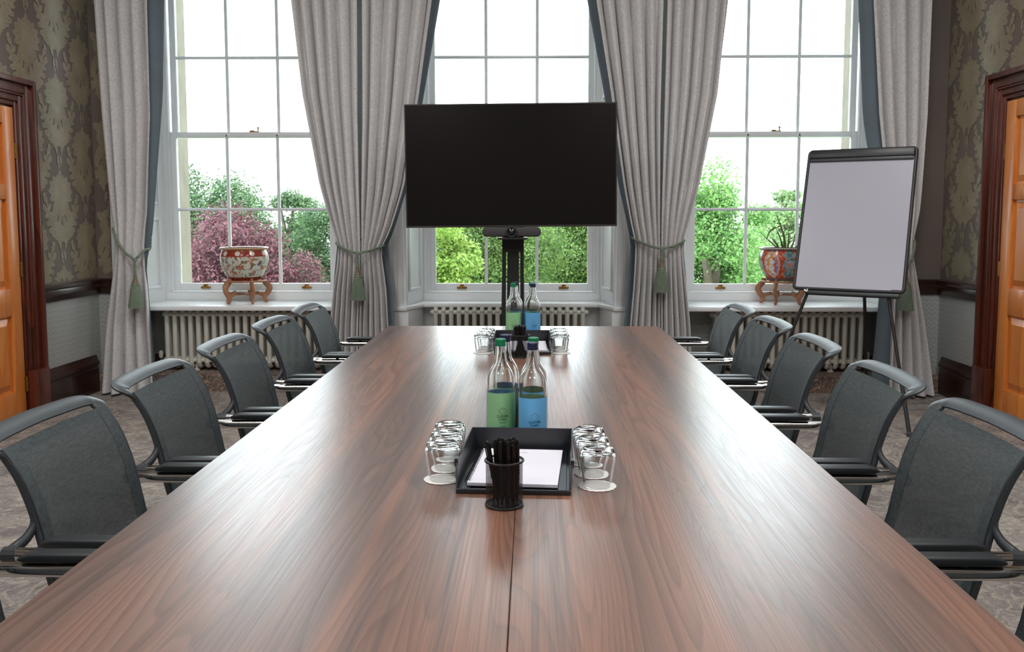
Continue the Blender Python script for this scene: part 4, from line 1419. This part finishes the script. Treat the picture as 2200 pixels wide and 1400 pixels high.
LR = .0404
def wrap(me, z0, bold=1.0):
    for v in me.vertices:
        x, y, h = v.co
        a = x * bold / LR
        rr_ = LR + .0003 + abs(h)
        v.co = (rr_ * math.sin(a), -rr_ * math.cos(a), z0 + y)
    return me


def chef_hat():
    m = MB()
    pts = [(-.0075, .0), (-.0080, .004), (-.011, .006), (-.0105, .011), (-.006, .0125), (-.003, .016), (.003, .016), (.006, .0125), (.0105, .011), (.011, .006), (.008, .004), (.0075, 0)]
    def W(x, z):
        a = x / LR
        return ((LR + .0004) * math.sin(a), -(LR + .0004) * math.cos(a), z)
    m.tube([W(x, z) for x, z in pts], .00035, 4, closed=True)
    return m


def arc_sheet(a0, a1, z0, z1, r=LR, n=22):
    return MB().grid(lambda u, v: (r * math.sin(a0 + (a1 - a0) * u), -r * math.cos(a0 + (a1 - a0) * u), z0 + (z1 - z0) * v), n, 4)


def make_bottle(front, back, cap):
    r = thing('water_bottle', 'water bottle', 'bottle')
    outer = [(.040, .010), (.040, .160), (.0395, .171), (.0372, .183), (.0328, .194), (.0272, .2035), (.0222, .2115), (.0190, .219), (.0174, .228), (.0160, .246), (.0140, .264), (.0136, .280)]
    prof = [(0, 0.002), (.030, 0.0005), (.034, 0), (.0385, .004)] + outer + [(r_ - .0022, z_) for r_, z_ in reversed(outer)] + [(.035, .008), (0, .009)]
    MB().lathe(prof, 40).build('glass', 'bottle_glass', r, smooth=60)
    MB().lathe([(0, .286), (.0134, .286), (.0147, .284), (.0149, .2755), (.0141, .2748), (.0149, .274), (.0149, .2660), (.0138, .2660), (.0138, .2802), (0, .2802)], 28).build('cap', cap, r, smooth=30)
    a = math.radians(78)
    MB().add([], [])
    fl = arc_sheet(-a, a, .012, .137).build('label', front, r, smooth=60, recalc=False, thick=.0001)
    arc_sheet(PI - a, PI + a, .012, .133).build('back_label', back, r, smooth=60, recalc=False, thick=.0001)
    for txt, size, z, st_ in (('CLEVER', .0098, .069, 1.0), ('CHEFS', .0085, .0605, 1.0), ('hospitality', .0046, .0535, 1.0), ('750ML', .0050, .0405, 1.0)):
        me = wrap(text_mesh(txt, size), z, st_)
        me.materials.clear()
        me.materials.append(M['label_ink'])
        place('lettering', me, fl)
    h = chef_hat()
    h.v = [(x, y, z + .080) for x, y, z in h.v]
    h.build('chef_hat_emblem', 'label_outline', fl, smooth=60)
    return r


B_G = make_bottle('label_green', 'label_blue', 'cap_green')
B_B = make_bottle('label_blue', 'label_green', 'cap_navy')
bot = [(B_G, (-.0885, 2.413), .18, 'green-labelled green-capped bottle standing against the tray farther from the television'),
       (B_B, (-.077, 2.500), 2.6, 'navy-capped bottle behind the green-labelled bottle, at the tray farther from the television'),
       (B_B, (.0015, 2.345), .16, 'blue-labelled navy-capped bottle standing against the tray farther from the television'),
       (B_G, (.0045, 2.440), 2.9, 'green-capped bottle behind the blue-labelled bottle, at the tray farther from the television'),
       (B_G, (-.0965, 4.450), .14, 'green-labelled green-capped bottle at the tray beside the television end'),
       (B_B, (-.0890, 4.540), 2.8, 'navy-capped bottle behind the green-labelled bottle, at the television end tray'),
       (B_B, (.0050, 4.440), .12, 'blue-labelled navy-capped bottle at the tray beside the television end'),
       (B_G, (-.0020, 4.530), 2.7, 'green-capped bottle behind the blue-labelled bottle, at the television end tray')]
used = set()
for src, (x, y), rz, lab in bot:
    b = copy_tree(src) if src.name in used else src
    used.add(src.name)
    b.location = (x, y, TZ + .0002)
    b.rotation_euler = (0, 0, rz)
    tag(b, lab, 'bottle', 'glass water bottles on the table')

# tumblers upside down on paper doilies
TUM = MB().lathe([(.0305, .0), (.0318, .0), (.0360, .025), (.0400, .052), (.0415, .070), (.0400, .082), (.0355, .089), (.0290, .091), (.020, .0895), (0, .0888),
                  (0, .0815), (.018, .0820), (.030, .0825), (.0365, .0765), (.0392, .066), (.0380, .052), (.0340, .025), (.0305, .0006)], 40).mesh('tumbler', 'tumbler_glass', smooth=60)
def doily_mesh():
    m = MB()
    n = 72
    vv, ff = [], []
    radii = ((.0, .0004), (.026, .0004), (.029, .0016), (.034, .0012), (.040, .0018), (.0445, .0010))
    for i in range(n):
        a = 2 * PI * i / n
        for k, (r_, z) in enumerate(radii):
            w = 1 + (.022 * math.cos(18 * a) if k == len(radii) - 1 else 0)
            vv.append((r_ * w * math.cos(a), r_ * w * math.sin(a), z))
    q = len(radii)
    for i in range(n):
        j = (i + 1) % n
        for k in range(q - 1):
            ff.append((i * q + k, i * q + k + 1, j * q + k + 1, j * q + k) if k else (i * q, i * q + 1, j * q + 1))
    return m.add(vv, ff).mesh('paper_doily', 'doily', smooth=60, thick=.0007)
DOI = doily_mesh()
order = ('first', 'second', 'third')
sets = [('notepad spiral side', 'tray farther from television', [(-.215, 2.025), (-.214, 2.118), (-.216, 2.212)]),
        ('notepad plain side', 'tray farther from television', [(.154, 1.978), (.150, 2.074), (.146, 2.168)]),
        ('notepad spiral side', 'tray at television end', [(-.226, 3.951), (-.222, 4.048), (-.218, 4.145)]),
        ('notepad plain side', 'tray at television end', [(.134, 3.955), (.131, 4.052), (.128, 4.150)])]
for sd, tr, ps in sets:
    for k, (x, y) in enumerate(ps):
        d = place('paper_doily', DOI, None, (x, y, TZ + .0004), rnd.uniform(0, 3))
        tag(d, 'paper doily, %s of %s, %s from pen pot' % (sd, tr, order[k]), 'doily', 'paper doilies under the tumblers')
        g = place('glass_tumbler', TUM, None, (x + rnd.uniform(-.002, .002), y + rnd.uniform(-.002, .002), TZ + .0030))
        tag(g, 'upturned tumbler, %s of %s, %s from pen pot' % (sd, tr, order[k]), 'glass', 'upturned glass tumblers')

# document trays with notepads
def tray(label, x, y, rz):
    r = thing('document_tray', label, 'tray', (x, y, TZ + .0003), rz, group='black document trays')
    w, d, h = .131, .178, .066
    MB().box(-w, w, -d, d, 0, .004).build('tray_floor', 'tray', r, bevel=.001, seg=1)
    for s in (-1, 1):
        xs0, xs1 = s * w, s * (w + .006)
        m = MB()
        lo, hi = sorted((s * (w - .004), s * w))
        m.add([(lo, -d, .004), (hi, -d, .004), (hi, d, .004), (lo, d, .004), (lo + s * .005, -d + .03, h), (hi + s * .005, -d + .03, h), (hi + s * .005, d, h), (lo + s * .005, d, h)],
              [(0, 3, 2, 1), (4, 5, 6, 7), (0, 1, 5, 4), (1, 2, 6, 5), (2, 3, 7, 6), (3, 0, 4, 7)])
        m.build('side_wall', 'tray', r, bevel=.0012, seg=1)
        MB().box(s * (w - .02) - .02 * 0 - .010, s * (w - .02) + .010, -d + .004, d - .004, .004, .007).build('floor_rib', 'tray', r, bevel=.001, seg=1)
        MB().box(s * (w + .003) - .004, s * (w + .003) + .004, -d + .028, -d + .052, h - .012, h + .006).build('stacking_peg', 'tray', r, bevel=.001, seg=1)
        a, b = (-w, -.012) if s < 0 else (.012, w)
        MB().box(a, b, -d - .004, -d + .004, 0, .011).build('front_lip', 'tray', r, bevel=.002)
    MB().box(-w - .004, w + .004, d - .004, d, .004, h).build('back_wall', 'tray', r, bevel=.0012, seg=1)
    MB().box(-.045, .012, -d - .012, -d + .03, .0, .004).build('front_tongue', 'tray', r, bevel=.001, seg=1)
    return r


def notepad(label, x, y, rz):
    r = thing('spiral_notepad', label, 'notepad', (x, y, TZ + .0078), rz, group='notepads in the trays')
    MB().box(-.105, .105, -.1485, .1485, 0, .002).build('back_card', 'black_plastic', r, smooth=0)
    MB().box(-.105, .105, -.1485, .1485, .0021, .009).build('page_block', 'paper', r, smooth=0)
    m = MB()
    pts = []
    n = 30
    for i in range(n * 10):
        a = 2 * PI * i / 10
        pts.append((-.106 + .0065 * math.cos(a), -.135 + .27 * i / (n * 10), .0068 + .0062 * math.sin(a)))
    m.tube(pts, .0008, 4)
    m.build('spiral', 'wire', r, smooth=60)
    me = text_mesh('HALL', .008)
    me.materials.clear()
    me.materials.append(M['ink'])
    place('lettering', me, r, (.006, .112, .0091))
    return r


tray('black document tray holding a notepad, farther from the television', -.034, 2.093, -.045)
notepad('white spiral notepad lying in the tray farther from the television', -.034, 2.088, -.075)
tray('black document tray holding a notepad, at the television end of the table', -.045, 4.088, .01)
notepad('white spiral notepad lying in the tray at the television end', -.035, 4.080, .02)

# mesh pen pots
def pot_mesh():
    R_, H = .0405, .100
    m = MB()
    n, seg, tw = 76, 22, 1.15
    for dirn in (-1, 1):
        for i in range(n):
            a0 = 2 * PI * i / n
            vv, ff = [], []
            for k in range(seg + 1):
                z = .004 + (H - .006) * k / seg
                a = a0 + dirn * tw * k / seg
                for da in (-.0125, .0125):
                    vv.append((R_ * math.cos(a + da), R_ * math.sin(a + da), z))
            for k in range(seg):
                ff.append((2 * k, 2 * k + 1, 2 * k + 3, 2 * k + 2))
            m.add(vv, ff)
    return m.mesh('mesh_wall', 'wire', smooth=60, recalc=False)
WALL_ME = pot_mesh()
RING_T = MB().tube([(.0415 * math.cos(2 * PI * i / 36), .0415 * math.sin(2 * PI * i / 36), .100) for i in range(36)], .0026, 8, closed=True).mesh('rim', 'wire')
RING_B = MB().tube([(.0405 * math.cos(2 * PI * i / 36), .0405 * math.sin(2 * PI * i / 36), .0030) for i in range(36)], .0024, 8, closed=True).mesh('base_ring', 'wire')
def base_mesh():
    m = MB()
    for k in range(-13, 14):
        a = k * .003
        L = math.sqrt(max(0, .0400 ** 2 - a * a))
        m.box(-L, L, a - .0006, a + .0006, .0022, .003)
        m.box(a - .0006, a + .0006, -L, L, .0022, .003)
    return m.mesh('mesh_base', 'wire', smooth=0)
BASE_ME = base_mesh()
PEN = MB().lathe([(0, 0), (.0012, .0), (.0030, .012), (.0048, .018), (.0050, .060), (.0054, .062), (.0054, .132), (.0046, .138), (.0028, .142), (0, .143)], 12).mesh('barrel', 'pen', smooth=40)
CLIP = MB().box(-.0016, .0016, -.0082, -.0066, .098, .134).box(-.0016, .0016, -.0068, -.0040, .128, .133).mesh('clip', 'pen', bevel=.0005, seg=1)

def pen_pot(where, x, y, tips):
    r = thing('mesh_pen_pot', 'black wire mesh pen pot full of pens, ' + where, 'pen pot', (x, y, TZ + .0003), group='mesh pen pots')
    place('mesh_wall', WALL_ME, r)
    place('rim', RING_T, r)
    place('base_ring', RING_B, r)
    place('mesh_base', BASE_ME, r)
    for k, (bx, by, tx, ty) in enumerate(tips):
        p0 = Vector((x + bx, y + by, TZ + .0036))
        d = Vector((tx - bx, ty - by, .135)).normalized()
        q = d.to_track_quat('Z', 'Y')
        pn = thing('pen', 'glossy black pen standing in the pen pot ' + where, 'pen', p0, group='pens in the pot ' + where)
        if k == 0 and tx < -.03:
            pn['label'] = 'black pen leaning apart from the other pens in the pot farther from television'
        pn.rotation_mode = 'QUATERNION'
        pn.rotation_quaternion = q
        place('barrel', PEN, pn)
        place('clip', CLIP, pn, None, 0).rotation_euler = (0, 0, k * 1.3)


tips_a = [(-.012, -.012, -.036, -.004), (-.014, .006, -.019, .004), (-.004, -.018, -.008, -.014), (.004, .014, -.004, .018), (.006, -.002, .0045, .000), (.010, -.020, .009, -.015),
          (.016, .010, .012, .014), (.020, -.008, .020, -.006), (.028, .006, .028, .004), (-.024, .016, -.013, .024), (.022, .020, .020, .024)]
tips_b = [(.012, -.012, -.026, -.008), (.014, .006, -.019, .010), (.004, -.018, -.012, -.014), (.004, .014, -.004, .018), (-.006, -.002, .008, .000), (-.010, -.020, .017, -.012),
          (-.016, .010, .022, .014), (-.018, -.008, .025, -.004), (-.018, .004, .019, .012), (.024, .016, -.013, .024), (-.022, .018, .014, .022)]
pen_pot('before the tray farther from the television', -.060, 1.842, tips_a)
pen_pot('before the tray at the television end', -.053, 3.838, tips_b)

# ------------------------------------------------------------------ garden outside
GZ = -3.6
tag(MB().box(-40, 40, 7.9, 60, GZ - .2, GZ).build('ground', 'grass', smooth=0), 'lawn below the windows', kind='structure')


def tree(label, x, y, z, rx, ry, rz_, n, leaf, mat, seed, lumps=46, group='garden trees beyond the windows', cat='tree', name='garden_tree'):
    rg = np.random.default_rng(seed)
    root = thing(name, label, cat, (x, y, GZ), group=group)
    d = rg.normal(size=(lumps, 3))
    d /= np.linalg.norm(d, axis=1)[:, None]
    rad = rg.uniform(.05, 1.0, size=(lumps, 1)) ** .45 * .86
    lc = d * rad * np.array([rx, ry, rz_])
    lr = rg.uniform(.22, .40, size=lumps) * min(rx, rz_, ry * 1.3)
    k = rg.integers(0, lumps, n)
    dd = rg.normal(size=(n, 3))
    dd /= np.linalg.norm(dd, axis=1)[:, None]
    p = lc[k] + dd * (lr[k] * rg.uniform(.2, 1.0, n) ** .5 * rg.uniform(.85, 1.15, n))[:, None] * np.array([1, 1, .8])
    p[:, 2] += z - GZ
    nr = dd + rg.normal(scale=.6, size=(n, 3)) + np.array([0, -.2, .5])
    nr /= np.linalg.norm(nr, axis=1)[:, None]
    tv_ = rg.normal(size=(n, 3))
    a = np.cross(nr, tv_)
    a /= np.linalg.norm(a, axis=1)[:, None]
    b = np.cross(nr, a)
    s = leaf * rg.uniform(.6, 1.3, n)[:, None]
    v = np.stack([p - a * s, p - b * s * .55 + nr * s * .12, p + a * s, p + b * s * .55 + nr * s * .12], 1).reshape(-1, 3)
    me = bpy.data.meshes.new('foliage')
    me.vertices.add(4 * n)
    me.vertices.foreach_set('co', v.astype(np.float32).ravel())
    me.loops.add(4 * n)
    me.loops.foreach_set('vertex_index', np.arange(4 * n, dtype=np.int32))
    me.polygons.add(n)
    me.polygons.foreach_set('loop_start', np.arange(0, 4 * n, 4, dtype=np.int32))
    me.update()
    me.validate()
    me.materials.append(M[mat])
    f = place('foliage', me, root)
    f['kind'] = 'stuff'
    m = MB()
    m.tube(catmull([(0, 0, 0), (.05, 0, (z - GZ) * .5), (0, .05, z - GZ + rz_ * .3)], 5), [.22 - .016 * i for i in range(11)], 8)
    m.build('trunk', 'bark', root)
    m = MB()
    for q in lc[:14]:
        e = Vector((q[0] * .9, q[1] * .9, q[2] * .9 + z - GZ))
        s0 = Vector((0, 0, max(.5, (z - GZ) - rz_ * .5)))
        m.tube(catmull([s0, (s0 + e) / 2 + Vector((0, 0, .15)), e], 4), [.09 - .008 * i for i in range(9)], 5)
    m.build('branches', 'bark', root)
    return root


tree('tall mid green tree behind the copper beech', -6.45, 16.5, .55, 1.70, 1.2, 2.05, 60000, .036, 'leaf_green', 31, lumps=110)
tree('broad dark green tree filling the garden behind the hedge trees', .3, 21.0, .3, 3.0, 1.2, 2.1, 60000, .045, 'leaf_hedge', 17, lumps=120)
tree('purple-leaved copper beech outside the window with pale planter', -4.1, 12.0, .25, 1.15, 1.1, 1.45, 60000, .026, 'leaf_copper', 2, lumps=60)
tree('green tree beyond the copper beech, beside the tied curtains', -4.1, 18.6, .05, 1.5, 1.0, 1.85, 46000, .036, 'leaf_green', 3, lumps=60)
tree('slender green tree with a thin top between the two behind the beech', -6.35, 22.5, .75, .95, .8, 1.55, 16000, .045, 'leaf_green', 4, lumps=40)
tree('low pale green shrub beside the copper beech', -2.45, 12.6, -.7, .62, .6, .85, 16000, .026, 'leaf_pale', 5, group='garden shrubs', cat='shrub', name='garden_shrub')
tree('yellow-green maple outside the window behind the television', -1.25, 11.0, .45, .62, .6, 1.15, 26000, .028, 'leaf_maple', 6)
tree('dark green hedge tree outside the middle window, beside the maple', -.6, 14.0, .3, 1.2, 1.0, 2.0, 60000, .028, 'leaf_hedge', 7, lumps=110)
tree('green hedge tree with loose shoots outside the middle window', 1.35, 16.3, .2, 1.45, 1.0, 2.0, 60000, .032, 'leaf_hedge', 8, lumps=110)
tree('bright green tree outside the window beside the patterned planter', 2.55, 12.2, .55, 1.05, 1.0, 1.70, 60000, .028, 'leaf_bright', 9, lumps=70)
tree('pale green tree farther off behind the patterned planter', 5.0, 18.5, -.2, 1.9, 1.3, 1.60, 46000, .036, 'leaf_pale', 10, lumps=70)
tree('thin pale tree top seen beside the flip chart board', 6.35, 21.8, 1.3, .85, .8, 1.3, 8000, .045, 'leaf_pale', 11, lumps=22)
